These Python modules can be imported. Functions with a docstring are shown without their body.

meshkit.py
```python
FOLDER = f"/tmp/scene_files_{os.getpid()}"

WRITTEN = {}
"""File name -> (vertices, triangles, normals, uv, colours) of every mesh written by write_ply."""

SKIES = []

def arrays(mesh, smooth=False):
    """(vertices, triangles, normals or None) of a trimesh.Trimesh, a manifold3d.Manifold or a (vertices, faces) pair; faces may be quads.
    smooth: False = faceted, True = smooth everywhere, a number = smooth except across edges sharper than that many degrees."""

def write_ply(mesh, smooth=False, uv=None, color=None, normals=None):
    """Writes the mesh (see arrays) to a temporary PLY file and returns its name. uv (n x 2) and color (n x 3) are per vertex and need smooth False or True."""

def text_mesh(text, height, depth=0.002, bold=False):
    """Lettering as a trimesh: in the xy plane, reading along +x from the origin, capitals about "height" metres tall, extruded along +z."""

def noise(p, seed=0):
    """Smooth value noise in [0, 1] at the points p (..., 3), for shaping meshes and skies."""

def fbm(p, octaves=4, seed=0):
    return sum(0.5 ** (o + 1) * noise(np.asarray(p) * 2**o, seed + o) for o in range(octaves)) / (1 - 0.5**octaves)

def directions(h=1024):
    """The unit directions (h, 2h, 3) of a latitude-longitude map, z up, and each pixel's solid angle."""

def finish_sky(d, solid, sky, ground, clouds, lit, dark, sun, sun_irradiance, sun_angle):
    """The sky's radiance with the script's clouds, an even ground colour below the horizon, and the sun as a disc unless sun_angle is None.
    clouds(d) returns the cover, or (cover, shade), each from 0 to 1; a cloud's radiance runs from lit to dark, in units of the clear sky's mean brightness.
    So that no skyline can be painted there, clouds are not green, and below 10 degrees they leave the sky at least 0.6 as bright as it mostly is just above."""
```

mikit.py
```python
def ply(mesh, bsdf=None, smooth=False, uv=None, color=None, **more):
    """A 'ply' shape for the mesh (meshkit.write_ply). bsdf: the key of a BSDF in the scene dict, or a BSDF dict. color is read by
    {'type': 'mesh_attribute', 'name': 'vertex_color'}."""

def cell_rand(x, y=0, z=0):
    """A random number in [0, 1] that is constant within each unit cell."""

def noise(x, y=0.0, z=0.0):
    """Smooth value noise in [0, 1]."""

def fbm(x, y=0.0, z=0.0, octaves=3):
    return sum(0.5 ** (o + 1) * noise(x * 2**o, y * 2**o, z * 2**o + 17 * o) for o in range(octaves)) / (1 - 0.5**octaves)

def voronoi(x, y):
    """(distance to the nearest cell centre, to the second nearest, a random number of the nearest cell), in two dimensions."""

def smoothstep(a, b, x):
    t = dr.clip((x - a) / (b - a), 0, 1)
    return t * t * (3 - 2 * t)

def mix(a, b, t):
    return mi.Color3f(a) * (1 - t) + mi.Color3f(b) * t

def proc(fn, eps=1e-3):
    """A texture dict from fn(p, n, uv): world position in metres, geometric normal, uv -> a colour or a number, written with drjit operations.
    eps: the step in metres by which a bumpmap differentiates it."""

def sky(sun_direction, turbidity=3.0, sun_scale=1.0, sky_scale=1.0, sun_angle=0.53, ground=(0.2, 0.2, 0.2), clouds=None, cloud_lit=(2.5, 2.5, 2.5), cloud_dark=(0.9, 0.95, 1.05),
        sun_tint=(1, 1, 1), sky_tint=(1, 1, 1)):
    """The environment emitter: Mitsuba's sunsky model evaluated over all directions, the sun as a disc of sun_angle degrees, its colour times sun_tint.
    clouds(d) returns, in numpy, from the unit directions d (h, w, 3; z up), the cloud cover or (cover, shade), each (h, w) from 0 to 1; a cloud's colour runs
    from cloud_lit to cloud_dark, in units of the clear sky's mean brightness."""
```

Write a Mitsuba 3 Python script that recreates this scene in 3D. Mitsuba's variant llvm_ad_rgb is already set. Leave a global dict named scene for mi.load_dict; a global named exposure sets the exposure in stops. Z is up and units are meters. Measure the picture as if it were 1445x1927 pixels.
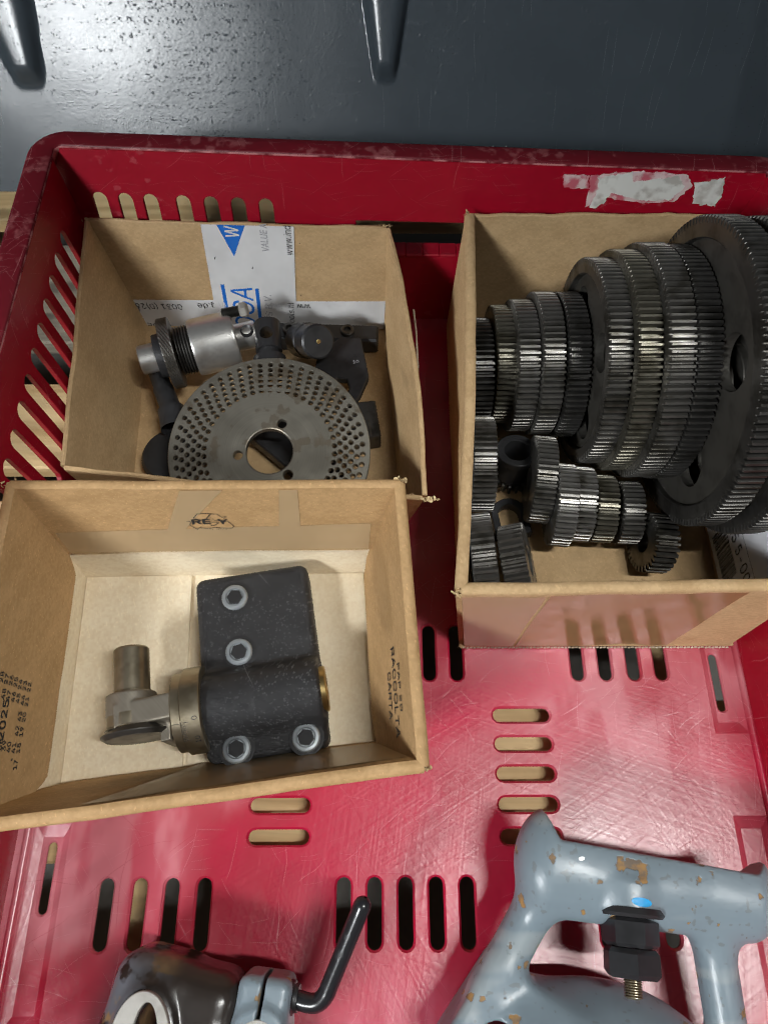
import math
import drjit as dr
import mitsuba as mi
import numpy as np
import trimesh
import meshkit
import mikit
from mikit import cell_rand, fbm, mix, noise, proc, smoothstep, voronoi
from shapely.geometry import Polygon

T = mi.ScalarTransform4f
scene, labels = {}, {}
rng = np.random.default_rng(7)

# ------------------------------------------------------------------ camera, lamps, exposure
FWD, DOWN = [0.0094, 0.4137, -0.9104], [-0.0001, -0.9104, -0.4137]
scene['camera'] = {
    'type': 'perspective', 'fov': 56.8, 'fov_axis': 'x', 'near_clip': 0.02, 'far_clip': 30.0,
    'to_world': T().look_at(origin=[0, 0, 0.6], target=[FWD[0], FWD[1], 0.6 + FWD[2]], up=[-DOWN[0], -DOWN[1], -DOWN[2]])}
exposure = 0.0
# (centre, aim, half length, half width, long axis hint, radiance)
LAMPS = [((0.78, -0.27, 2.2), (0.55, -0.35, 0.0), 0.36, 0.03, (1, 0, 0), (262, 264, 257)),
         ((-1.05, -0.95, 1.38), (0.0, 0.45, 0.1), 0.25, 0.09, (1, -1, 0), (112, 116, 118))]
BACK_BLOCKER = (0.150, 0.45)      # added unseen plate blocking the long lamp towards the back: offset, depth
scene['hall_light'] = {'type': 'constant', 'radiance': {'type': 'rgb', 'value': [0.042, 0.044, 0.047]}}


# ------------------------------------------------------------------ helpers: keys and entries
def numbered(name, used=None):
    used = (lambda k: k in scene or k in labels or any(s.startswith(k + '__') for s in scene))
    if not used(name):
        return name
    i = 1
    while used('%s_%03d' % (name, i)):
        i += 1
    return '%s_%03d' % (name, i)


def thing(name, label, cat, group=None, kind=None):
    k = numbered(name)
    labels[k] = {'label': label, 'category': cat}
    if group:
        labels[k]['group'] = group
    if kind:
        labels[k]['kind'] = kind
    return k


def put(parent, name, mesh, mat, smooth=30, label=None, kind=None, **kw):
    k = numbered(parent + '__' + name)
    scene[k] = mikit.ply(mesh, mat, smooth, **kw)
    d = {}
    if label:
        d['label'] = label
    if kind:
        d['kind'] = kind
    if d:
        labels[k] = d
    return k


def single(name, label, cat, mesh, mat, smooth=30, group=None, kind=None):
    k = thing(name, label, cat, group, kind)
    if kind == 'structure':
        labels[k].pop('category')
    scene[k] = mikit.ply(mesh, mat, smooth)
    return k


def TM(v, f):
    v, f = np.asarray(v, float), np.asarray(f, int)
    if f.shape[1] == 4:
        f = np.vstack([f[:, [0, 1, 2]], f[:, [0, 2, 3]]])
    return trimesh.Trimesh(v, f, process=False)


def cat_(ms):
    return trimesh.util.concatenate(ms)


def unit(v):
    v = np.asarray(v, float)
    return v / np.linalg.norm(v)


def frame(axis, up=(0, 0, 1)):
    """columns e1, e2, axis"""
    a = unit(axis)
    u = np.asarray(up, float)
    if abs(a @ u) > 0.98:
        u = np.array([0, 1.0, 0])
    e1 = unit(np.cross(u, a))
    return np.stack([e1, np.cross(a, e1), a], 1)


def rotz(deg):
    c, s = math.cos(math.radians(deg)), math.sin(math.radians(deg))
    return np.array([[c, -s, 0], [s, c, 0], [0, 0, 1.0]])


def moved(m, R=None, t=(0, 0, 0)):
    v = np.asarray(m.vertices)
    if R is not None:
        v = v @ np.asarray(R).T
    return trimesh.Trimesh(v + np.asarray(t), m.faces, process=False)


def loft(loops, close=True):
    """loops: list of (n,3) arrays, closed rings"""
    n = len(loops[0])
    v = np.vstack(loops)
    i, j = np.meshgrid(np.arange(len(loops) - 1), np.arange(n if close else n - 1), indexing='ij')
    j2 = (j + 1) % n
    q = np.stack([i * n + j, i * n + j2, (i + 1) * n + j2, (i + 1) * n + j], -1).reshape(-1, 4)
    return TM(v, q)


def grid(P):
    """P (a,b,3) -> open surface"""
    a, b = P.shape[:2]
    i, j = np.meshgrid(np.arange(a - 1), np.arange(b - 1), indexing='ij')
    q = np.stack([i * b + j, i * b + j + 1, (i + 1) * b + j + 1, (i + 1) * b + j], -1).reshape(-1, 4)
    return TM(P.reshape(-1, 3), q)


def lathe(profile, n=48, closed=False):
    """profile [(axial, r)] around z"""
    a = np.arange(n) * 2 * np.pi / n
    ring = np.stack([np.cos(a), np.sin(a)], 1)
    loops = [np.column_stack([ring * max(r, 1e-6), np.full(n, z)]) for z, r in profile]
    return loft(loops)


def turned(p0, axis, profile, n=48):
    return moved(lathe(profile, n), frame(axis), p0)


def rod(p0, p1, r, n=24, ch=0.0006, r1=None):
    p0, p1 = np.asarray(p0, float), np.asarray(p1, float)
    L = np.linalg.norm(p1 - p0)
    r1 = r if r1 is None else r1
    return turned(p0, p1 - p0, [(0, 0), (0, r - ch), (ch, r), (L - ch, r1), (L, r1 - ch), (L, 0)], n)


def tube(pts, radii, n=16):
    p = np.asarray(pts, float)
    t = np.gradient(p, axis=0)
    t /= np.linalg.norm(t, axis=1, keepdims=True)
    a = np.cross(t, np.where(np.abs(t[:, 2:]) < 0.9, [0, 0, 1.0], [1.0, 0, 0]))
    a /= np.linalg.norm(a, axis=1, keepdims=True)
    b = np.cross(t, a)
    an = np.arange(n) * 2 * np.pi / n
    r = np.broadcast_to(radii, (len(p),))
    return loft([p[i] + r[i] * (np.cos(an)[:, None] * a[i] + np.sin(an)[:, None] * b[i]) for i in range(len(p))])


def smooth_path(pts, k=8):
    """Catmull-Rom through pts"""
    p = np.asarray(pts, float)
    q = np.vstack([2 * p[0] - p[1], p, 2 * p[-1] - p[-2]])
    out = []
    for i in range(1, len(q) - 2):
        for t in np.linspace(0, 1, k, endpoint=False):
            out.append(0.5 * (2 * q[i] + (q[i + 1] - q[i - 1]) * t + (2 * q[i - 1] - 5 * q[i] + 4 * q[i + 1] - q[i + 2]) * t * t
                              + (3 * q[i] - q[i - 1] - 3 * q[i + 1] + q[i + 2]) * t ** 3))
    return np.vstack(out + [p[-1:]])


def box(c, h, R=None, ch=0.0015):
    """chamfered box, half sizes h"""
    h = np.asarray(h, float)
    pts = []
    for s in np.ndindex(2, 2, 2):
        s = np.array(s) * 2 - 1
        for k in range(3):
            e = h - ch
            e[k] = h[k]
            pts.append(s * e)
    m = trimesh.convex.convex_hull(np.array(pts))
    return moved(m, R, c)


def tri(poly):
    v, f = trimesh.creation.triangulate_polygon(poly, engine='earcut')
    return np.asarray(v), np.asarray(f)


def stadium(cx, cy, length, width, ang, off=0.0, n=7):
    r = width / 2 + off
    L = length / 2 - width / 2
    a = np.concatenate([np.linspace(-90, 90, n), np.linspace(90, 270, n)]) * np.pi / 180
    x = np.cos(a) * r + np.repeat([L, -L], n)
    y = np.sin(a) * r
    c, s = math.cos(math.radians(ang)), math.sin(math.radians(ang))
    return np.column_stack([cx + c * x - s * y, cy + s * x + c * y])


def circ(cx, cy, r, off=0.0, n=18):
    a = np.arange(n) * 2 * np.pi / n
    return np.column_stack([cx + (r + off) * np.cos(a), cy + (r + off) * np.sin(a)])


def slab(outer, holes, t, ch=0.0008, och=0.0, blind=None):
    """flat plate z in [-t, 0]; holes: functions off -> ring; chamfered at the top"""
    outer = np.asarray(outer, float)
    if Polygon(outer).exterior.is_ccw is False:
        outer = outer[::-1]
    inner = outer
    if och:
        q = outer
        d1, d0 = np.roll(q, -1, 0) - q, q - np.roll(q, 1, 0)
        n1 = np.column_stack([-d1[:, 1], d1[:, 0]])
        n0 = np.column_stack([-d0[:, 1], d0[:, 0]])
        n1 /= np.linalg.norm(n1, axis=1, keepdims=True) + 1e-12
        n0 /= np.linalg.norm(n0, axis=1, keepdims=True) + 1e-12
        b = n0 + n1
        b /= np.maximum((b * n1).sum(1, keepdims=True), 0.3)
        inner = q + b * och
    ms = []
    for z, o, flip in ((0.0, ch, False), (-t, 0.0, True)):
        v, f = tri(Polygon(inner if not flip else outer, [h(o) for h in holes]))
        ms.append(TM(np.column_stack([v, np.full(len(v), z)]), f[:, ::-1] if flip else f))
    Z = lambda p, z: np.column_stack([p, np.full(len(p), z)])
    loops = [Z(outer, -t), Z(outer, -och), Z(inner, 0)] if och else [Z(outer, -t), Z(outer, 0)]
    ms.append(loft(loops))
    for h in holes:
        ms.append(loft([Z(h(ch), 0), Z(h(0.0), -ch), Z(h(0.0), -t)]))
    return cat_(ms)


# ------------------------------------------------------------------ helpers: blended castings (surface nets)
def nets(sdf, lo, hi, h):
    lo, hi = np.asarray(lo, float), np.asarray(hi, float)
    n = np.ceil((hi - lo) / h).astype(int) + 1
    X, Y, Z = np.meshgrid(*[lo[k] + h * np.arange(n[k]) for k in range(3)], indexing='ij')
    V = sdf(X, Y, Z)
    S = V < 0
    nc = n - 1
    cnt = np.zeros(nc)
    acc = np.zeros((*nc, 3))
    for ax in range(3):
        o = [k for k in range(3) if k != ax]
        for a in (0, 1):
            for b in (0, 1):
                off = np.zeros(3, int)
                off[o[0]], off[o[1]] = a, b
                s0 = tuple(slice(off[k], off[k] + nc[k]) for k in range(3))
                off2 = off.copy()
                off2[ax] = 1
                s1 = tuple(slice(off2[k], off2[k] + nc[k]) for k in range(3))
                v0, v1 = V[s0], V[s1]
                cr = S[s0] != S[s1]
                t = np.where(cr, v0 / np.where(cr, v0 - v1, 1), 0)
                cnt += cr
                for k in range(3):
                    acc[..., k] += cr * (t if k == ax else off[k])
    act = cnt > 0
    idx = np.full(nc, -1)
    idx[act] = np.arange(act.sum())
    base = np.stack(np.nonzero(act), 1)
    verts = lo + h * (base + acc[act] / cnt[act][:, None])
    quads = []
    for ax in range(3):
        o = [k for k in range(3) if k != ax]
        sl0, sl1 = [slice(1, nc[k]) for k in range(3)], [slice(1, nc[k]) for k in range(3)]
        sl0[ax] = slice(0, nc[ax])
        sl1[ax] = slice(1, nc[ax] + 1)
        A, B = S[tuple(sl0)], S[tuple(sl1)]
        for want in (True, False):
            c = np.stack(np.nonzero((A != B) & (A == want)), 1)
            c = c + np.array([0 if k == ax else 1 for k in range(3)])
            e0, e1 = np.zeros(3, int), np.zeros(3, int)
            e0[o[0]] = 1
            e1[o[1]] = 1
            g = lambda q: idx[q[:, 0], q[:, 1], q[:, 2]]
            q = np.stack([g(c), g(c - e0), g(c - e0 - e1), g(c - e1)], 1)
            if want == (ax != 1):
                q = q
            else:
                q = q[:, ::-1]
            quads.append(q[(q >= 0).all(1)])
    return TM(verts, np.vstack(quads))


def vl(*c):
    return np.sqrt(sum(x * x for x in c))


def s_caps(X, Y, Z, a, b, ra, rb=None):
    rb = ra if rb is None else rb
    a, b = np.asarray(a, float), np.asarray(b, float)
    d = b - a
    t = np.clip(((X - a[0]) * d[0] + (Y - a[1]) * d[1] + (Z - a[2]) * d[2]) / (d @ d), 0, 1)
    return vl(X - a[0] - t * d[0], Y - a[1] - t * d[1], Z - a[2] - t * d[2]) - (ra + (rb - ra) * t)


def local(X, Y, Z, c, R):
    p = np.stack([X - c[0], Y - c[1], Z - c[2]], -1) @ np.asarray(R)
    return p[..., 0], p[..., 1], p[..., 2]


def s_box(X, Y, Z, c, h, r, R=np.eye(3)):
    x, y, z = local(X, Y, Z, c, R)
    q = [np.abs(x) - h[0] + r, np.abs(y) - h[1] + r, np.abs(z) - h[2] + r]
    return vl(*[np.maximum(k, 0) for k in q]) + np.minimum(np.maximum(q[0], np.maximum(q[1], q[2])), 0) - r


def s_cyl(X, Y, Z, c, axis, r, hl, rd=0.001):
    x, y, z = local(X, Y, Z, c, frame(axis))
    a, b = vl(x, y) - r + rd, np.abs(z) - hl + rd
    return np.minimum(np.maximum(a, b), 0) + vl(np.maximum(a, 0), np.maximum(b, 0)) - rd


def s_ell(X, Y, Z, c, r, R=np.eye(3)):
    x, y, z = local(X, Y, Z, c, R)
    k0, k1 = vl(x / r[0], y / r[1], z / r[2]), vl(x / r[0] ** 2, y / r[1] ** 2, z / r[2] ** 2)
    return k0 * (k0 - 1) / np.maximum(k1, 1e-9)


def smin(a, b, k):
    h = np.clip(0.5 + 0.5 * (b - a) / k, 0, 1)
    return b + (a - b) * h - k * h * (1 - h)


def smax(a, b, k):
    return -smin(-a, -b, k)


# ------------------------------------------------------------------ materials
def rgb(*c):
    return {'type': 'rgb', 'value': list(c)}


def mat(name, color, rough=0.5, metallic=0.0, bump=None, spec=0.5, coat=None, eps=4e-4, **kw):
    d = {'type': 'principled', 'base_color': color if isinstance(color, dict) else rgb(*color),
         'roughness': rough if isinstance(rough, (dict, float)) else float(rough), 'metallic': float(metallic), 'specular': spec, **kw}
    if coat:
        d['clearcoat'], d['clearcoat_gloss'] = coat
    if bump is not None:
        d = {'type': 'bumpmap', 'arbitrary': proc(bump, eps), 'scale': 1.0, 'bsdf': d}
    scene[name] = {'type': 'twosided', 'bsdf': d}
    return name


def scratch(u, v, seed, scale, width=0.03, dens=0.25):
    """thin straight scratches along v, in random cells"""
    cu, cv = dr.floor(u * scale), dr.floor(v * scale * 0.25)
    fu = u * scale - cu
    fv = v * scale * 0.25 - cv
    r = cell_rand(cu, cv, seed)
    pos = 0.2 + 0.6 * cell_rand(cu, cv, seed + 3) + (fv - 0.5) * (cell_rand(cu, cv, seed + 5) - 0.5) * 0.8
    on = dr.select(r < dens, 1.0, 0.0) * smoothstep(0.0, 0.15, fv) * (1 - smoothstep(0.6, 0.95, fv))
    return on * (1 - smoothstep(0.0, width, dr.abs(fu - pos)))


def rot(x, y, a):
    c, s = math.cos(a), math.sin(a)
    return c * x - s * y, s * x + c * y


def scratches(x, y, scale):
    o = mi.Float(0)
    for k, a in enumerate((0.1, 0.9, 1.7, 2.5, 1.4)):
        u, v = rot(x, y, a)
        o = dr.maximum(o, scratch(u + 0.013 * fbm(v * 20 + k, u * 5), v, 11 * k + 1, scale * (0.7 + 0.2 * k), 0.030, 0.13))
    return o


def red_floor(p, n, uv):
    s = scratches(p.x, p.y, 130.0)
    w = fbm(p.x * 9, p.y * 9, 3.0, 4)
    b = fbm(p.x * 70, p.y * 22, 1.0, 3)
    c = mix([0.38, 0.006, 0.034], [0.30, 0.004, 0.022], smoothstep(0.35, 0.65, w))
    c = mix(c, [0.62, 0.16, 0.22], 0.55 * smoothstep(0.50, 0.72, fbm(p.x * 6 + 3, p.y * 6, 9.0, 4)) * (0.5 + 0.5 * smoothstep(0.35, 0.7, b)))
    c = mix(c, [0.30, 0.02, 0.035], 0.55 * smoothstep(0.6, 0.75, fbm(p.x * 150, p.y * 40, 5.0, 2)) * smoothstep(0.5, 0.7, w))
    wz = smoothstep(0.42, 0.66, fbm(p.x * 7 + 1.3, p.y * 7 + 4.1, 6.0, 3)) * (0.35 + 0.65 * smoothstep(0.35, 0.65, fbm(p.x * 45, p.y * 18, 2.0, 4)))
    c = mix(c, [0.66, 0.33, 0.36], 0.40 * wz)
    d = scratches(p.x + 0.5, p.y + 0.2, 70.0)
    c = mix(c, [0.30, 0.006, 0.02], 0.35 * d)
    return mix(c, [0.70, 0.36, 0.40], 0.20 * s)


def red_floor_rough(p, n, uv):
    return 0.27 + 0.12 * fbm(p.x * 30, p.y * 12, 2.0, 3) - 0.05 * scratches(p.x + 0.3, p.y, 100.0)


def hatch(x, y, f, k):
    o = mi.Float(0)
    for i, a in enumerate((0.15, 1.05, 1.9, 2.6)):
        u, v = rot(x, y, a)
        o += noise(u * f, v * f * 0.045 + 7 * i, k + i)
    return o


def red_floor_bump(p, n, uv):
    return 0.0008 * fbm(p.x * 11, p.y * 11, 0.0, 2) + 0.000040 * hatch(p.x, p.y, 650.0, 3.0) + 0.00005 * fbm(p.x * 160, p.y * 60, 1.0, 2) - 0.00006 * scratches(p.x, p.y, 130.0)


mat('red_floor', proc(red_floor), proc(red_floor_rough), bump=red_floor_bump, spec=0.85)


def red_wall(p, n, uv):
    s = scratches(p.x + p.y * 0.7, p.z * 1.3 + p.y * 0.3, 120.0)
    c = mix([0.33, 0.003, 0.017], [0.26, 0.0025, 0.013], fbm(p.x * 12, p.y * 12, p.z * 12, 3))
    c = mix(c, [0.60, 0.20, 0.22], 0.30 * s)
    return mix(c, [0.50, 0.12, 0.14], 0.25 * smoothstep(0.66, 0.74, fbm(p.x * 130, p.y * 130, p.z * 130, 3)) * smoothstep(0.5, 0.7, fbm(p.x * 14, p.y * 14, p.z * 14, 2)))


mat('red_wall', proc(red_wall), 0.36, spec=0.5, bump=lambda p, n, uv: 0.0006 * fbm(p.x * 18, p.y * 18, p.z * 18, 2) + 0.00003 * noise(p.x * 900, p.y * 900, p.z * 900))


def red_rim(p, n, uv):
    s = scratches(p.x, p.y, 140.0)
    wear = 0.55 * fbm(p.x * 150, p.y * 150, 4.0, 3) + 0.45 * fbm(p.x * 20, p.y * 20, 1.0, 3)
    c = mix([0.15, 0.004, 0.011], [0.095, 0.005, 0.010], fbm(p.x * 16, p.y * 16, 2.0, 3))  # darker than the walls: dirt, plus the weak light there put into the colour
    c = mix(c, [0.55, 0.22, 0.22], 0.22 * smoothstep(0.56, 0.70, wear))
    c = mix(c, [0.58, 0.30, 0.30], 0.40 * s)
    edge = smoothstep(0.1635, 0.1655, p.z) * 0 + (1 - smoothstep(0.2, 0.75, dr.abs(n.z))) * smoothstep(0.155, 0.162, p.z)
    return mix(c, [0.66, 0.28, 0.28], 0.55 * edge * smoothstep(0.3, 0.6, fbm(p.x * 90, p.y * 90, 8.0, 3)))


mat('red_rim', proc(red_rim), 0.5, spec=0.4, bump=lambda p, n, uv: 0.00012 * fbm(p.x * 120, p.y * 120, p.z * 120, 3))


def kraft(base, dark, fibre=1.0):
    def f(p, n, uv):
        q = p.x + p.y * 0.37
        r = p.y - p.x * 0.29 + p.z * 0.9
        a = fbm(p.x * 420, p.y * 420, p.z * 420, 3)
        b = fbm(q * 45, r * 45, p.z * 45, 4)
        c = mix(dark, base, smoothstep(0.28, 0.72, 0.5 * a + 0.5 * b))
        spk = smoothstep(0.80, 0.9, noise(q * 900, r * 300, p.z * 900))
        c = mix(c, [b_ * 1.35 for b_ in base], 0.35 * fibre * spk)
        return mix(c, [d_ * 0.72 for d_ in dark], 0.5 * smoothstep(0.63, 0.76, fbm(q * 14 + 5, r * 14, p.z * 14, 4)))
    return f


def kraft_bump(p, n, uv):
    q = p.x + p.y * 0.37
    r = p.y - p.x * 0.29 + p.z * 0.9
    return 0.00016 * fbm(q * 500, r * 500, p.z * 500, 3) + 0.0016 * fbm(q * 22, r * 22, p.z * 22, 3) + 0.00007 * dr.sin(q * 950)


mat('kraft', proc(kraft([0.50, 0.345, 0.185], [0.41, 0.270, 0.135])), 0.75, bump=kraft_bump, spec=0.25)
mat('kraft_flap', proc(kraft([0.48, 0.305, 0.148], [0.39, 0.24, 0.108], 1.5)), 0.7, bump=kraft_bump, spec=0.3)
mat('kraft_cream', proc(kraft([0.76, 0.67, 0.50], [0.68, 0.57, 0.40], 0.6)), 0.8, bump=kraft_bump, spec=0.2)
mat('kraft_edge', proc(kraft([0.60, 0.47, 0.27], [0.44, 0.31, 0.16], 1.6)), 0.85, bump=kraft_bump, spec=0.2)
mat('torn_paper', proc(kraft([0.62, 0.54, 0.42], [0.36, 0.29, 0.2], 2.0)), 0.9, spec=0.2)


def wrinkle(p, n, uv):
    q, r = p.x + p.y * 0.3, p.z + p.y * 0.5
    return 0.0006 * fbm(q * 25, r * 40, 2.0, 2) + 0.00035 * dr.abs(noise(q * 60 + 3 * noise(r * 20, q * 9), r * 16) - 0.5)


scene['clear_tape'] = {'type': 'twosided', 'bsdf': {'type': 'bumpmap', 'arbitrary': proc(wrinkle, 4e-4), 'scale': 1.0, 'bsdf': {
    'type': 'roughplastic', 'diffuse_reflectance': rgb(0.36, 0.225, 0.105), 'alpha': 0.035, 'int_ior': 1.6}}}
scene['clear_tape_pale'] = {'type': 'twosided', 'bsdf': {'type': 'bumpmap', 'arbitrary': scene['clear_tape']['bsdf']['arbitrary'], 'scale': 1.0, 'bsdf': {
    'type': 'roughplastic', 'diffuse_reflectance': rgb(0.45, 0.315, 0.175), 'alpha': 0.14, 'int_ior': 1.5}}}


def white_tape(p, n, uv):
    c = mix([0.66, 0.66, 0.66], [0.55, 0.55, 0.55], fbm(p.x * 60, p.z * 60, 2.0, 4))
    return mix(c, [0.16, 0.16, 0.17], 0.8 * smoothstep(0.80, 0.84, fbm(p.x * 90, p.z * 45 + 9, p.y, 3)))


mat('white_tape', proc(white_tape), 0.45, spec=0.4, bump=lambda p, n, uv: 0.0006 * fbm(p.x * 40, p.z * 40, 1.0, 3))
mat('paper_white', proc(lambda p, n, uv: mix([0.62, 0.62, 0.58], [0.42, 0.40, 0.36], smoothstep(0.45, 0.7, fbm(p.x * 90, p.z * 90, p.y * 90, 4)))), 0.8)
mat('paper_thin', proc(lambda p, n, uv: mix([0.45, 0.10, 0.13], [0.60, 0.45, 0.44], smoothstep(0.35, 0.62, fbm(p.x * 110, p.z * 110, p.y * 90, 4)))), 0.7)
mat('label_paper', (0.66, 0.67, 0.70), 0.6)
mat('ink_black', (0.022, 0.02, 0.02), 0.6)
mat('ink_blue', (0.012, 0.13, 0.50), 0.5)
mat('ink_grey', (0.34, 0.34, 0.36), 0.6)
mat('ink_faint', (0.50, 0.50, 0.52), 0.6)
mat('ink_brown', (0.30, 0.185, 0.085), 0.6)


def steel(base, stain, f=1.0):
    def g(p, n, uv):
        a = fbm(p.x * 70, p.y * 70, p.z * 70, 4)
        b = fbm(p.x * 500 * f, p.y * 500 * f, p.z * 500 * f, 2)
        return mix(base, stain, smoothstep(0.42, 0.75, a) * 0.8 + 0.2 * b)
    return g


rough_steel = proc(lambda p, n, uv: 0.26 + 0.22 * fbm(p.x * 120, p.y * 120, p.z * 120, 3))
mat('gear_steel', proc(steel([0.165, 0.158, 0.146], [0.06, 0.055, 0.043])), rough_steel, 0.8)
mat('gear_steel_oily', proc(steel([0.165, 0.155, 0.125], [0.065, 0.058, 0.040])), rough_steel, 0.8)
mat('gear_steel_dark', proc(steel([0.11, 0.106, 0.10], [0.045, 0.042, 0.036])), rough_steel, 0.8)
mat('gear_steel_bright', proc(steel([0.28, 0.27, 0.255], [0.10, 0.092, 0.07])), rough_steel, 0.85)
mat('web_iron', proc(steel([0.085, 0.080, 0.070], [0.05, 0.046, 0.040])), 0.55, 0.6, bump=lambda p, n, uv: 0.0003 * fbm(p.x * 260, p.y * 260, p.z * 260, 3))


def brushed(p, n, uv):
    a = fbm(p.x * 40, p.y * 40, p.z * 40, 4)
    r = dr.sqrt(dr.square(p.x + 0.0945) + dr.square(p.y - 0.306))
    b = fbm(r * 1500, p.x * 25, p.y * 25, 2)
    c = mix([0.25, 0.233, 0.195], [0.145, 0.133, 0.108], 0.55 * smoothstep(0.35, 0.7, a) + 0.4 * b)
    return mix(c, [0.12, 0.085, 0.05], 0.5 * smoothstep(0.64, 0.74, fbm(p.x * 70, p.y * 70, 3.0, 4)))


mat('plate_steel', proc(brushed), 0.42, 0.75, bump=lambda p, n, uv: 0.00003 * noise(dr.sqrt(dr.square(p.x + 0.0945) + dr.square(p.y - 0.306)) * 1500, p.x * 20, p.y * 20))
mat('sleeve_steel', proc(steel([0.62, 0.61, 0.58], [0.42, 0.40, 0.37])), 0.33, 0.85)
mat('bronzed_steel', proc(steel([0.33, 0.285, 0.205], [0.20, 0.165, 0.11])), 0.33, 0.85)
mat('arm_steel', proc(lambda p, n, uv: mix([0.30, 0.27, 0.22], [0.18, 0.155, 0.12], 0.5 * fbm((p.x + p.y) * 900, (p.x - p.y) * 40, p.z * 40, 2) + 0.5 * fbm(p.x * 80, p.y * 80, p.z * 80, 3))), 0.4, 0.7)
mat('brass', proc(steel([0.62, 0.45, 0.19], [0.35, 0.23, 0.10])), 0.3, 0.95)
mat('black_oxide', proc(steel([0.035, 0.035, 0.037], [0.022, 0.022, 0.023])), 0.38, 0.3)
mat('black_gloss', (0.016, 0.016, 0.018), proc(lambda p, n, uv: 0.24 + 0.25 * smoothstep(0.5, 0.8, fbm(p.x * 200, p.y * 200, p.z * 200, 3))), spec=0.5)
mat('black_nut', proc(steel([0.022, 0.022, 0.024], [0.014, 0.014, 0.015])), 0.28, 0.0, spec=0.4)
mat('black_deep', (0.008, 0.008, 0.009), 0.6)
mat('screw_ring', proc(steel([0.46, 0.50, 0.52], [0.26, 0.28, 0.30])), 0.35, 0.7)


def grain(p):
    d1, d2, w = voronoi(p.x * 620 + p.z * 200, p.y * 620 + p.z * 310)
    return smoothstep(0.02, 0.45, d2 - d1), w


def crinkle(p, n, uv):
    g, w = grain(p)
    return 0.0006 * g * (0.4 + w) + 0.0006 * fbm(p.x * 90, p.y * 90, p.z * 90, 2)


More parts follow.
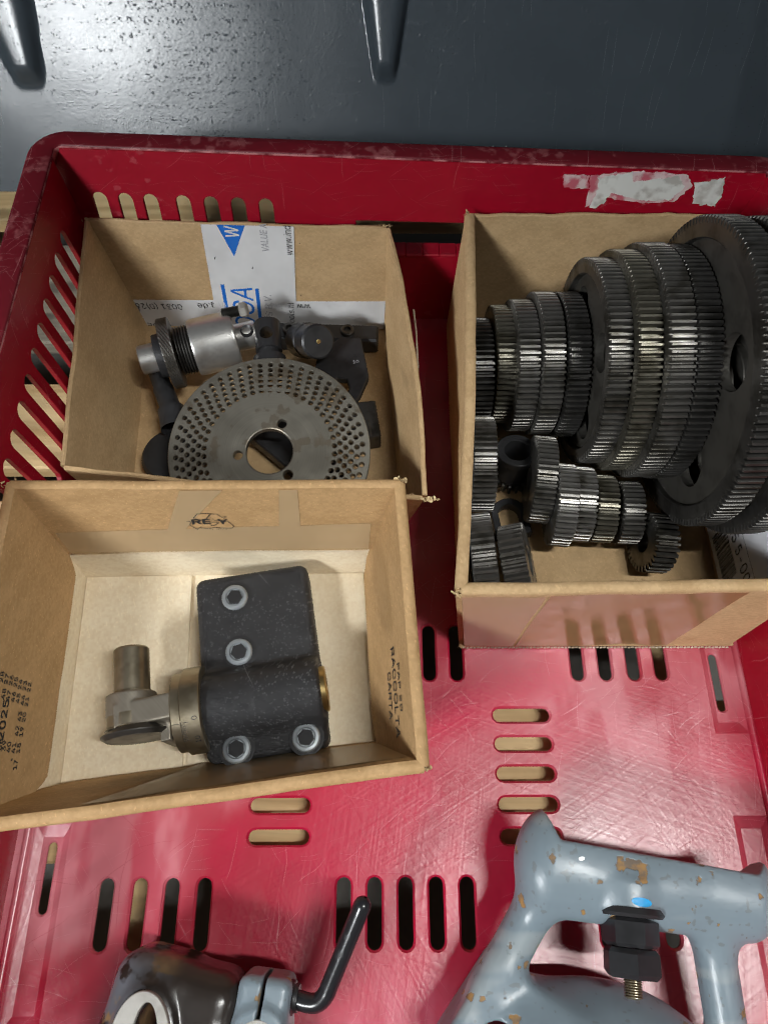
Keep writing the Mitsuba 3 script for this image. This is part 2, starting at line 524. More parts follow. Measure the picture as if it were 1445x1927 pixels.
def crinkle_color(p, n, uv):
    g, w = grain(p)
    c = mix([0.014, 0.014, 0.015], [0.03, 0.03, 0.032], fbm(p.x * 120, p.y * 120, p.z * 120, 3))
    worn = smoothstep(0.72, 0.95, w) * g * smoothstep(0.35, 0.6, fbm(p.x * 30 + 3, p.y * 30, 2.0, 3))  # pale grain tips: wear together with sparkle put into the colour
    c = mix(c, [0.14, 0.14, 0.145], 0.6 * worn)
    s = scratch(p.x * 0.8 + p.y * 0.6, p.y * 0.8 - p.x * 0.6, 5, 60.0, 0.03, 0.16)
    return mix(c, [0.16, 0.16, 0.165], 0.7 * s)


mat('black_crinkle', proc(crinkle_color), 0.36, bump=crinkle, spec=0.5, eps=2e-4)


def chips(p, s, t0):
    d = dr.abs((p.y + 0.0165) + (p.x - 0.1783) * 0.169)
    edge = (1 - smoothstep(0.0, 0.013, d)) * smoothstep(0.05, 0.07, p.z)
    arm = dr.exp(-(dr.square(p.x - 0.1000) + dr.square(p.y + 0.078)) / 0.00028)
    t0 = t0 - 0.060 * edge - 0.10 * arm
    return smoothstep(t0, t0 + 0.02, fbm(p.x * 105 * s + 2, p.y * 105 * s, p.z * 105 * s, 5))


def grey_paint(p, n, uv):
    c = mix([0.185, 0.232, 0.262], [0.155, 0.198, 0.228], fbm(p.x * 30, p.y * 30, p.z * 30, 3))
    c = mix(c, [0.30, 0.33, 0.33], 0.5 * smoothstep(0.55, 0.7, fbm(p.x * 18 + 4, p.y * 60, p.z * 18, 3)))
    h = chips(p, 1.0, 0.705)
    e = chips(p, 1.0, 0.692)
    rust = mix([0.30, 0.17, 0.06], [0.15, 0.115, 0.085], smoothstep(0.3, 0.7, fbm(p.x * 240, p.y * 240, p.z * 240, 4)))
    c = mix(c, [0.13, 0.14, 0.135], 0.5 * smoothstep(0.70, 0.78, fbm(p.x * 260, p.y * 260, p.z * 260, 2)))
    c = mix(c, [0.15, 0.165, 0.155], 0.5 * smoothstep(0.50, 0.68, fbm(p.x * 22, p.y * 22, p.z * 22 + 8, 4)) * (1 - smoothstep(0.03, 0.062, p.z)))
    c = mix(c, [0.12, 0.11, 0.09], 0.7 * e)
    return mix(c, rust, h)


def grey_rough(p, n, uv):
    return 0.28 + 0.16 * fbm(p.x * 60, p.y * 60, p.z * 60, 2) + 0.4 * chips(p, 1.0, 0.692)


def grey_bump(p, n, uv):
    return 0.0006 * fbm(p.x * 50, p.y * 50, p.z * 50, 2) + 0.00008 * fbm(p.x * 400, p.y * 400, p.z * 400, 2) - 0.0003 * chips(p, 1.0, 0.692)


mat('grey_paint', proc(grey_paint), proc(grey_rough), bump=grey_bump, spec=0.6)


def dark_paint(p, n, uv):
    c = mix([0.012, 0.0105, 0.010], [0.030, 0.021, 0.016], fbm(p.x * 40, p.y * 40, p.z * 40, 4))
    w = smoothstep(0.035, -0.010, p.x + 0.16 + 0.09 * (fbm(p.x * 30, p.y * 30, p.z * 30, 4) - 0.5) + 0.35 * (p.y + 0.085))
    grey = mix(c, [0.10, 0.105, 0.12], smoothstep(0.44, 0.5, fbm(p.x * 55, p.y * 55, p.z * 55 + 3, 4)))
    rust = mix([0.26, 0.165, 0.07], [0.15, 0.10, 0.06], fbm(p.x * 220, p.y * 220, p.z * 220, 4))
    return mix(c, mix(grey, rust, smoothstep(0.45, 0.52, fbm(p.x * 45 + 7, p.y * 45, p.z * 45, 4))), w)


mat('dark_paint', proc(dark_paint), 0.27, bump=lambda p, n, uv: 0.0005 * fbm(p.x * 60, p.y * 60, p.z * 60, 4), spec=0.6)
mat('machined', proc(steel([0.36, 0.345, 0.315], [0.25, 0.237, 0.21], 2.0)), 0.5, 0.3)
mat('blue_dot', (0.02, 0.30, 0.62), 0.4)
mat('white_dot', (0.8, 0.82, 0.84), 0.4)


def wood(a, b, s=1.0):
    def f(p, n, uv):
        g = fbm(p.x * 6 * s, p.y * 110 * s + 4 * noise(p.x * 4, p.y * 8), p.z * 90, 4)
        c = mix(a, b, smoothstep(0.3, 0.72, g))
        return mix(c, [k * 0.45 for k in b], 0.7 * smoothstep(0.60, 0.70, fbm(p.x * 11, p.y * 30, p.z * 20 + 5, 4)))
    return f


wood_bump = lambda p, n, uv: 0.0006 * fbm(p.x * 12, p.y * 240, p.z * 240, 3)
mat('pine', proc(wood([0.68, 0.50, 0.26], [0.50, 0.34, 0.16])), 0.7, bump=wood_bump)
mat('weathered', proc(wood([0.33, 0.29, 0.22], [0.15, 0.13, 0.10])), 0.8, bump=wood_bump)
mat('concrete', proc(lambda p, n, uv: mix([0.20, 0.19, 0.175], [0.11, 0.105, 0.095], fbm(p.x * 9, p.y * 9, 2.0, 5))), 0.8)


def tub_color(p, n, uv):
    c = mix([0.056, 0.071, 0.084], [0.042, 0.054, 0.065], fbm(p.x * 14, p.y * 14, p.z * 14, 3))
    s = scratch(p.x + 0.02 * noise(p.y * 20, p.x * 6), p.y * 1.5, 3, 90.0, 0.03, 0.2)
    pit = smoothstep(0.84, 0.90, noise(p.x * 520, p.y * 520, p.z * 520 + 4)) * smoothstep(0.5, 0.62, fbm(p.x * 7, p.y * 7, 3.0, 3))
    c = mix(c, [0.02, 0.022, 0.024], 0.5 * pit)
    return mix(c, [0.16, 0.18, 0.19], 0.6 * s)


def tub_bump(p, n, uv):
    a = noise(p.x * 420, p.y * 420, p.z * 420)
    pit = smoothstep(0.84, 0.95, noise(p.x * 520, p.y * 520, p.z * 520 + 4)) * smoothstep(0.5, 0.62, fbm(p.x * 7, p.y * 7, 3.0, 3))
    bead = smoothstep(0.78, 0.95, noise(p.x * 560 + 7, p.y * 420 + p.z * 560, p.z * 90)) * (0.25 + 0.75 * smoothstep(0.40, 0.65, fbm(p.x * 9 + 3, p.y * 9, 5.0, 3)))
    return 0.00004 * a + 0.0003 * fbm(p.x * 16, p.y * 16, p.z * 16, 2) - 0.0003 * pit + 0.0005 * bead


mat('tub_plastic', proc(tub_color), 0.285, bump=tub_bump, spec=0.65)
mat('lamp_housing', (0.7, 0.7, 0.7), 0.5)

# ------------------------------------------------------------------ lamps of the hall
for c, aim, hl, hw, ax, rad in LAMPS:
    c, aim = np.array(c, float), np.array(aim, float)
    d = unit(aim - c)
    e1 = unit(np.array(ax, float) - d * (np.array(ax, float) @ d))
    e2 = np.cross(d, e1)
    t = thing('ceiling_lamp', ['long tube lamp hanging above the crate to the right', 'tube lamp hanging in front and left of the crate',
                               'short tube lamp hanging in front and right of the crate'][len([k for k in labels if k.startswith('ceiling')])], 'lamp')
    pts = np.array([[c - e1 * hl - e2 * hw, c + e1 * hl - e2 * hw], [c - e1 * hl + e2 * hw, c + e1 * hl + e2 * hw]])
    q = TM(pts.reshape(-1, 3), [[0, 1, 3, 2]])
    if np.cross(pts[0, 1] - pts[0, 0], pts[1, 1] - pts[0, 0]) @ d < 0:
        q = TM(pts.reshape(-1, 3), [[0, 2, 3, 1]])
    put(t, 'diffuser', q, None, False, emitter={'type': 'area', 'radiance': rgb(*rad)})
    put(t, 'housing', box(c - d * 0.03, (hl + 0.02, hw + 0.02, 0.022), np.stack([e1, e2, d], 1)), 'lamp_housing', False)

put('ceiling_lamp', 'added_blocker', box((0.78, -0.27 + BACK_BLOCKER[0], 2.25 - BACK_BLOCKER[1] / 2), (0.75, 0.003, BACK_BLOCKER[1] / 2 + 0.05), ch=0.001), 'lamp_housing', False)  # plate added out of view to keep this lamp off the crate's back

# ------------------------------------------------------------------ ground, pallet, tub
single('floor', 'grey concrete floor under the pallet', 'floor', TM([[-4, -4, -.165], [4, -4, -.165], [4, 5, -.165], [-4, 5, -.165]], [[0, 1, 2, 3]]), 'concrete', False, kind='structure')

pal = thing('wooden_pallet', 'pale wooden pallet that the red crate stands on', 'pallet')
for y0, y1, m in ((0.660, 0.80, 'pine'), (0.482, 0.622, 'weathered'), (0.33, 0.43, 'pine'), (0.19, 0.295, 'pine'), (-0.02, 0.104, 'pine'), (-0.235, -0.11, 'pine')):
    put(pal, 'plank', box((0.0, (y0 + y1) / 2, -0.0315), (0.62, (y1 - y0) / 2, 0.0105), ch=0.002), m, False)
for x in (-0.189, 0.259, -0.56, 0.56):
    put(pal, 'stringer', box((x, 0.28, -0.0525 if abs(x) < .4 else -0.092), (0.010 if abs(x) < .4 else .05, 0.5, 0.0095 if abs(x) < .4 else 0.049), ch=0.002), 'pine', False)


def tub_mesh():
    xs = np.concatenate([np.linspace(-0.9, -0.48, 12), np.linspace(-0.475, -0.30, 60), np.linspace(-0.295, -0.05, 14), np.linspace(-0.045, 0.065, 60), np.linspace(0.07, 0.40, 16)])
    th = np.linspace(0, math.radians(14), 14)[1:]
    X = np.concatenate([xs, 0.40 + 0.06 * np.sin(th), 0.40 + 0.06 * math.sin(th[-1]) + np.linspace(0.02, 0.8, 8) * math.cos(th[-1])])
    N = np.concatenate([np.zeros(len(xs)), -0.06 * (1 - np.cos(th)), -0.06 * (1 - math.cos(th[-1])) - np.linspace(0.02, 0.8, 8) * math.sin(th[-1])])
    t = np.concatenate([np.linspace(0, 0.05, 6), np.linspace(0.055, 0.24, 60), np.linspace(0.26, 0.6, 8)])
    Xg, Tg = np.meshgrid(X, t, indexing='ij')
    D = np.repeat(N[:, None], len(t), 1)

    def rib(x0, hw, t0, h, lean):
        xx = (Xg - x0 - lean * (Tg - t0)) / (hw * np.clip((Tg - t0) / 0.12 + 0.5, 0.4, 1.15))
        s = np.clip((Tg - t0) / 0.022, 0, 1)
        return h * np.clip(1 - xx ** 4, 0, 1) * np.where(np.abs(xx) < 1, 1, 0) * (s * s * (3 - 2 * s))
    D = D + rib(0.009, 0.021, 0.112, 0.012, 0.0) + rib(-0.385, 0.027, 0.106, 0.013, -0.15)
    D += 0.003 * (meshkit.fbm(np.stack([Xg * 6, Tg * 6, Tg * 0], -1), 3, 5) - 0.5)
    a = math.radians(57)
    # slope direction and outward normal of the panel
    P = np.stack([Xg, 0.705 + Tg * math.cos(a) - D * math.sin(a), -0.0205 + Tg * math.sin(a) + D * math.cos(a)], -1)
    return grid(P[:, ::1])


tub = thing('plastic_tub', 'dark grey moulded plastic tub with scuffed pitted sloping wall behind the crate', 'tub')
put(tub, 'wall', tub_mesh(), 'tub_plastic', 40)

# ------------------------------------------------------------------ red crate
XL, XR, YB, YF, ZR = -0.2755, 0.308, 0.498, -0.36, 0.1655
crate = thing('plastic_crate', 'large worn red plastic crate with slotted floor and walls', 'crate')


def strip(cx, cy, l, w, a):
    return lambda o: stadium(cx, cy, l, w, a, o)


# floor slots: three groups across, at the front and in the middle, and two columns of cross slots
slots = []
for xs in ([-0.2022, -0.1772, -0.1533, -0.1292], [-0.0251, -0.0021, 0.0211, 0.0440, 0.0671], [0.1694, 0.1930, 0.2170, 0.2403]):
    for x in xs:
        slots.append(strip(x, -0.0531, 0.0478, 0.0108, 90))
        slots.append(strip(x, 0.1412, 0.0478, 0.0108, 90))
for x in (0.1185, -0.0757):
    for k in range(5):
        slots.append(strip(x, 0.0890 - 0.0227 * k, 0.0470, 0.0110, 0))
PADS = [(0.2758, 0.3045, 0.0738, 0.168, (0.2874, 0.116, 0.048)), (0.2772, 0.3045, -0.125, 0.0122, (0.2872, -0.032, 0.048)),
        (-0.2625, -0.2355, -0.125, 0.0085, (-0.2489, -0.029, 0.0490)), (-0.2625, -0.2355, 0.075, 0.168, (-0.2489, 0.116, 0.048))]
pad_hole = lambda x0, x1, y0, y1: (lambda o: np.array([[x0, y0], [x1, y0], [x1, y1], [x0, y1]]))
slots_main = [s for s in slots]
floor_holes = slots_main + [pad_hole(*q[:4]) for q in PADS]
fl = slab([[XL, YF], [XR, YF], [XR, YB + 0.02], [XL, YB + 0.02]], floor_holes, 0.0040, 0.0016)
put(crate, 'floor_panel', fl, 'red_floor', 40)
for x0, x1, y0, y1, (sx, sy, sl) in PADS:
    ms = []
    dz, ins = -0.0035, 0.0058
    o = np.array([[x0, y0], [x1, y0], [x1, y1], [x0, y1]])
    i = np.array([[x0 + ins, y0 + ins * 1.6], [x1 - ins, y0 + ins * 1.6], [x1 - ins, y1 - ins * 1.6], [x0 + ins, y1 - ins * 1.6]])
    Z = lambda p, z: np.column_stack([p, np.full(len(p), z)])
    ms.append(loft([Z(o, 0.0), Z(o + (i - o) * 0.15, -0.0006), Z(i, dz)]))
    ms.append(moved(slab(i, [strip(sx, sy, sl, 0.0070, 90)], 0.003, 0.0014), None, (0, 0, dz)))
    put(crate, 'corner_pad', cat_(ms), 'red_floor', 20)
# raised seam lines beside the left pads
for x in (-0.2675,):
    put(crate, 'floor_rib', tube([(x - 0.0005, 0.30, 0.0), (x, 0.0, 0.0), (x, -0.36, 0.0)], 0.0032, 12), 'red_floor', True)
put(crate, 'floor_rib', tube([(0.3065, 0.30, 0.0), (0.3065, -0.36, 0.0)], 0.003, 12), 'red_floor', True)


def wall_slots(m, fn):
    m = m.subdivide_to_size(0.045)
    v = np.asarray(m.vertices)
    return trimesh.Trimesh(fn(v), m.faces, process=False)


top_back = lambda x: 0.5505 - 0.0455 * (x + 0.28)


def back_map(v):
    x, z, d = v[:, 0], v[:, 1], -v[:, 2]
    return np.column_stack([x, YB + np.clip(z, -0.01, 1) / ZR * (top_back(x) - YB) + d, z])


bs = [strip(x, 0.0835, 0.085 - 0.02 * (x + 0.18), 0.0135, 90) for x in (-0.256, -0.2324, -0.2093, -0.1792, -0.1536, -0.1285, -0.1029)]
bs.append(lambda o: np.array([[-0.020 - o, 0.0745 - o], [0.092 + o, 0.0745 - o], [0.092 + o, 0.107 + o], [-0.020 - o, 0.107 + o]]))
xs_top = np.linspace(-0.29, 0.346, 30)
out = np.vstack([np.column_stack([np.linspace(-0.282, 0.312, 30), np.full(30, -0.003)]), np.column_stack([xs_top[::-1], np.full(30, 0.1625)])])
put(crate, 'back_wall', wall_slots(slab(out, bs, 0.0042, 0.0005), back_map), 'red_wall', False)
lipx = np.linspace(-0.022, 0.094, 8)
lip = cat_([box(((lipx[i] + lipx[i + 1]) / 2, YB + 0.0745 / ZR * (top_back(lipx[i]) - YB) + 0.0065, 0.0735), (0.0085, 0.0085, 0.002), ch=0.0012) for i in range(7)])
put(crate, 'handle_lip', lip, 'red_wall', False)


def side_map(sign):
    def f(v):
        y, z, d = v[:, 0], v[:, 1], -v[:, 2]
        x = (XL - z / ZR * 0.0065 - d) if sign < 0 else (XR + z / ZR * 0.0330 + d)
        return np.column_stack([x, y, z])
    return f


ls = [strip(0.2549 + 0.0258 * k, 0.083, 0.088, 0.0150, 90) for k in range(-2, 10)] + [strip(-0.30 + 0.0258 * k, 0.083, 0.088, 0.0150, 90) for k in range(12)]
sw = [[YF, -0.003], [0.535, -0.003], [0.535, 0.1625], [YF, 0.1625]]
put(crate, 'left_wall', wall_slots(slab(sw, ls, 0.0045, 0.0006), side_map(-1)), 'red_wall', False)
put(crate, 'right_wall', wall_slots(slab(sw, ls[:0], 0.0045, 0.0006), side_map(1)), 'red_wall', False)
put(crate, 'front_wall', box(((XL + XR) / 2, YF - 0.003, 0.08), ((XR - XL) / 2, 0.003, 0.083)), 'red_wall', False)


def rloop(corners, out, r, z, n=9):
    c = np.asarray(corners, float)
    m = len(c)
    lines = []
    for i in range(m):
        d = unit(c[(i + 1) % m] - c[i])
        nr = np.array([d[1], -d[0]])
        o = out[i] if isinstance(out, (list, tuple)) else out
        lines.append((c[i] + nr * o, d))
    pts = []
    for i in range(m):
        (p0, d0), (p1, d1) = lines[i - 1], lines[i]
        t = np.linalg.solve(np.stack([d0, -d1], 1), p1 - p0)
        k = p0 + d0 * t[0]
        cosa = np.clip(-d0 @ d1, -1, 1)
        half = math.acos(cosa) / 2
        tl = r / math.tan(half)
        a, b = k - d0 * tl, k + d1 * tl
        nrm = unit(d1 - d0)
        ctr = k + nrm * (r / math.sin(half))
        for s in np.linspace(0, 1, n):
            q = a * (1 - s) + b * s
            pts.append(ctr + unit(q - ctr) * r)
        e = lines[(i + 1) % m]
        t2 = np.linalg.solve(np.stack([d1, -e[1]], 1), e[0] - p1)
        k2 = p1 + d1 * t2[0]
        for s in np.linspace(0.08, 0.92, 18):
            pts.append(b * (1 - s) + k2 * s if s < 0.9 else b * 0.1 + k2 * 0.9)
    return np.column_stack([np.array(pts), np.full(len(pts), z)])


cor = [(-0.282, -0.36), (0.3410, -0.36), (0.3410, top_back(0.3410)), (-0.282, top_back(-0.282))]
wd = [0.024, 0.024, 0.0215, 0.0245]
W = lambda f, e=0.0: [w * f + e for w in wd]
rim_loops = [rloop(cor, 0.0035, 0.010, 0.150), rloop(cor, 0.0, 0.006, 0.1615), rloop(cor, 0.0006, 0.006, 0.1640), rloop(cor, 0.0022, 0.007, ZR), rloop(cor, W(0.5), 0.017, ZR + 0.0006),
             rloop(cor, W(0.8), 0.026, ZR - 0.0002), rloop(cor, W(0.93), 0.030, ZR - 0.002), rloop(cor, W(1.0), 0.032, ZR - 0.006), rloop(cor, W(1.0), 0.032, ZR - 0.024), rloop(cor, W(1.0, -0.004), 0.030, ZR - 0.024)]
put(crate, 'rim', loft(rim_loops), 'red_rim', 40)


def back_patch(pts, mat_, name, parent, t=0.0004):
    pts = np.asarray(pts, float)
    rr = np.random.default_rng(len(pts) + int(1e4 * abs(pts[0, 0])))
    ring = []
    for i in range(len(pts)):
        a, b = pts[i], pts[(i + 1) % len(pts)]
        k = max(2, int(np.linalg.norm(b - a) / 0.0022))
        for s in np.linspace(0, 1, k, endpoint=False):
            ring.append(a + (b - a) * s + rr.normal(0, 0.0006, 2))
    P = Polygon(ring).buffer(0)
    if P.geom_type != 'Polygon':
        P = max(P.geoms, key=lambda g: g.area)
    m = trimesh.creation.extrude_polygon(P, t, engine='earcut')
    v = np.asarray(m.vertices)
    w = back_map(np.column_stack([v[:, 0], v[:, 1], v[:, 2] * 0]))
    w[:, 1] -= v[:, 2] + 0.0004
    return put(parent, name, trimesh.Trimesh(w, m.faces, process=False), mat_, False)


BACKWALL_PATCHES = []

# ------------------------------------------------------------------ cardboard boxes
class Wall:
    def __init__(s, b0, b1, t0, t1, amp=0.0012, seed=0, inward=None, bow=0.0):
        s.c = [np.asarray(q, float) for q in (b0, b1, t0, t1)]
        n = np.cross(s.c[1] - s.c[0], (s.c[2] + s.c[3] - s.c[0] - s.c[1]) / 2)
        s.n = unit(n)
        if s.n @ (np.asarray(inward) - s.c[0]) < 0:
            s.n = -s.n
        s.amp, s.seed, s.bow = amp, seed, bow
        s.L = np.linalg.norm(s.c[1] - s.c[0])
        s.H = np.linalg.norm((s.c[2] + s.c[3] - s.c[0] - s.c[1]) / 2)

    def at(s, u, v, off=0.0):
        u, v = np.broadcast_arrays(np.asarray(u, float), np.asarray(v, float))
        U, V = u[..., None], v[..., None]
        b = s.c[0] + (s.c[1] - s.c[0]) * U
        t = s.c[2] + (s.c[3] - s.c[2]) * U
        P = b + (t - b) * V
        w = np.clip(np.sin(np.pi * np.clip(u, 0, 1)), 0, 1) ** 0.6
        d = s.amp * 2 * (meshkit.fbm(np.stack([u * s.L * 22, v * s.H * 18, u * 0 + s.seed * 3.1], -1), 3, s.seed) - 0.5) * w + s.bow * np.sin(np.pi * np.clip(u, 0, 1)) * np.clip(v, 0, 1.2)
        return P + s.n * (d + off)[..., None]

    def solid(s, t=0.004, nu=44, nv=12, rough=0.0):
        u = np.linspace(0, 1, nu)
        prof = [(v, 0.0) for v in np.linspace(0, 1, nv)]
        e = 0.0012 / s.H
        prof += [(1 + e, -t * 0.25), (1 + e, -t * 0.75)]
        prof += [(v, -t) for v in np.linspace(1, 0, nv)]
        top = meshkit.fbm(np.stack([u * s.L * 60, u * 0 + s.seed, u * 0], -1), 3, s.seed + 9) - 0.5
        P = np.stack([s.at(u, np.full(nu, v) + rough * top / s.H * (1 if v > 0.9 else 0), off) for v, off in prof], 1)
        side = [TM(P[k], [[0, i, i + 1] for i in range(1, len(prof) - 1)]) for k in (0, -1)]
        return cat_([grid(P)] + side)

    def fold(s, vf, t=0.0036, wall_t=0.004, nu=44, u0=0.0, u1=1.0, trim=0.0):
        """the inner flap folded over the top edge, hanging down to v = vf; trim: the flap's lower corners are cut back"""
        u = np.linspace(u0, u1, nu)
        prof = [('f', 0.0006)] + [('f', t + 0.0006)]
        vs = np.linspace(0, 1, 8)
        rows = []
        vlow = vf + trim * np.clip(1 - np.minimum(u - u0, u1 - u) / 0.06, 0, 1)
        rows.append(s.at(u, vlow, 0.0004))
        for k in vs:
            rows.append(s.at(u, vlow + (1 - vlow) * k, t + 0.0006))
        r = (t + 0.0006 + wall_t) / 2
        mid = (t + 0.0006 - wall_t) / 2
        bump = 0.0018 * (meshkit.fbm(np.stack([u * s.L * 50, u * 0 + s.seed, u * 0], -1), 3, s.seed + 2) - 0.5)
        for a in np.linspace(0, np.pi, 8)[1:]:
            rows.append(s.at(u, 1 + (np.sin(a) * (r * 0.9) + np.sin(a) * bump) / s.H, mid + np.cos(a) * (r + 0.0006)))
        rows.append(s.at(u, np.full(nu, 1 - 0.004 / s.H), -wall_t - 0.0006))
        return grid(np.stack(rows, 1))

    def sheet(s, uv, off=0.0007, t=0.0002, n=14, m=14):
        """four-cornered sheet laid on the inner face (uv corners in order) """
        a, b, c, d = [np.asarray(q, float) for q in uv]
        x, y = np.meshgrid(np.linspace(0, 1, n), np.linspace(0, 1, m), indexing='ij')
        X, Y = x[..., None], y[..., None]
        Q = (a * (1 - X) + b * X) * (1 - Y) + (d * (1 - X) + c * X) * Y
        return grid(s.at(Q[..., 0], Q[..., 1], off))

    def text(s, string, uv, dirang, height, off=0.0008, bold=False, sx=1.0, mesh=None, shear=0.0, flip=1):
        """lettering centred on uv, reading along the direction dirang (degrees, in the wall's u-v plane, metres)"""
        m = mesh if mesh is not None else meshkit.text_mesh(string, height, 0.00012, bold)
        v = np.asarray(m.vertices, float)
        lo, hi = v.min(0), v.max(0)
        x, y = (v[:, 0] - (lo[0] + hi[0]) / 2) * sx, v[:, 1] - (lo[1] + hi[1]) / 2
        x = x + shear * y
        a = math.radians(dirang)
        X, Y = math.cos(a) * x - flip * math.sin(a) * y, math.sin(a) * x + flip * math.cos(a) * y
        P = s.at(uv[0] + X / s.L, uv[1] + Y / s.H, off) + s.n * v[:, 2:3]
        return trimesh.Trimesh(P, m.faces, process=False)


def crumple(c, r, seed, n=260, squash=(1, 1, 1)):
    """a torn, fuzzy corner of cardboard"""
    m = trimesh.creation.icosphere(3, 1.0)
    v = np.asarray(m.vertices)
    d = 1 + 1.3 * (meshkit.fbm(v * 2.3 + seed, 4, seed) - 0.5)
    return trimesh.Trimesh(v * d[:, None] * r * np.asarray(squash) + c, m.faces, process=False)


class Carton:
    def __init__(s, key, base, top, zb, zt, seed, amp=0.0012, mats=('kraft',) * 4, t=0.004, bows=(0, 0, 0, 0), rough=(0, 0, 0, 0)):
        """base, top: inner corners in order back-left, back-right, front-right, front-left"""
        s.key = key
        B = [np.array([*q, zb]) for q in base]
        Tt = [np.array([*q[:2], q[2] if len(q) > 2 else zt]) for q in top]
        ctr = sum(B) / 4 + [0, 0, 0.05]
        names = ['back_wall', 'right_wall', 'front_wall', 'left_wall']
        s.w = {}
        for i in range(4):
            j = (i + 1) % 4
            w = Wall(B[i], B[j], Tt[i], Tt[j], amp, seed + i, ctr, bows[i])
            s.w[names[i].split('_')[0]] = w
            put(key, names[i], w.solid(t, rough=rough[i]), mats[i], 35)
        s.B, s.T = B, Tt


def floor_sheet(pts, z, t=0.003):
    return moved(slab(pts, [], t), None, (0, 0, z))


# ---- carton in front on the left, with the black attachment
box1 = thing('cardboard_box', 'brown cardboard box with folded-in flaps holding the black cast attachment', 'cardboard box')
c1 = Carton(box1, [(-0.255, 0.206), (-0.011, 0.211), (-0.001, 0.066), (-0.247, 0.035)], [(-0.2735, 0.2385, 0.122), (0.0165, 0.2385, 0.124), (0.0290, 0.0400, 0.118), (-0.268, 0.002, 0.122)],
            0.003, 0.122, 11, 0.0017, ('kraft_cream',) * 4)
put(box1, 'bottom', floor_sheet([(-0.258, 0.210), (-0.008, 0.214), (0.002, 0.062), (-0.250, 0.031)], 0.0035), 'kraft_cream', False)
put(box1, 'bottom_flap', floor_sheet([(-0.2545, 0.2065), (-0.163, 0.2085), (-0.1535, 0.047), (-0.2465, 0.037)], 0.0068, 0.0028), 'kraft_cream', False)
put(box1, 'bottom_flap', floor_sheet([(-0.160, 0.2085), (-0.0125, 0.2105), (-0.0025, 0.068), (-0.1500, 0.0475)], 0.0062, 0.0022), 'kraft_cream', False)
for side, vf, tr in (('back', 0.36, 0.0), ('right', 0.10, 0.12), ('front', 0.10, 0.1), ('left', 0.22, 0.16)):
    put(box1, 'folded_flap', c1.w[side].fold(vf, trim=tr), 'kraft_flap', 40)

# ---- carton at the back on the left, with the indexing plate
box3 = thing('cardboard_box', 'open cardboard box with white printed tape holding the indexing plate', 'cardboard box')
c3 = Carton(box3, [(-0.240, 0.486), (0.008, 0.481), (0.022, 0.258), (-0.226, 0.264)], [(-0.2660, 0.5165, 0.113), (0.0085, 0.5100, 0.111), (0.0345, 0.2370, 0.110), (-0.2440, 0.2640, 0.108)],
            0.003, 0.11, 31, 0.0022, bows=(0, -0.007, -0.004, 0), rough=(0.0025, 0.003, 0.003, 0.001))
put(box3, 'bottom', floor_sheet([(-0.243, 0.488), (0.010, 0.484), (0.025, 0.254), (-0.229, 0.260)], 0.0035), 'kraft', False)
put(box3, 'bottom_flap', floor_sheet([(-0.2275, 0.482), (-0.16, 0.481), (-0.15, 0.266), (-0.2155, 0.268)], 0.0062, 0.0022), 'kraft', False)

# ---- carton on the right, with the change gears
box2 = thing('cardboard_box', 'brown cardboard box full of steel gears on the right side', 'cardboard box')
c2 = Carton(box2, [(0.0765, 0.486), (0.3005, 0.486), (0.3005, 0.150), (0.0735, 0.150)], [(0.0830, 0.5050, 0.130), (0.3020, 0.5060, 0.130), (0.3020, 0.1575, 0.130), (0.0580, 0.1545, 0.130)],
            0.003, 0.13, 51, 0.0018, rough=(0.003, 0, 0, 0), bows=(0, 0, 0, 0.003))
put(box2, 'bottom', floor_sheet([(0.073, 0.489), (0.304, 0.489), (0.304, 0.146), (0.070, 0.146)], 0.0035), 'kraft', False)
put(box2, 'folded_edge', c2.w['left'].fold(0.80), 'kraft', 40)
put(box2, 'folded_edge', c2.w['front'].fold(0.93), 'kraft', 40)

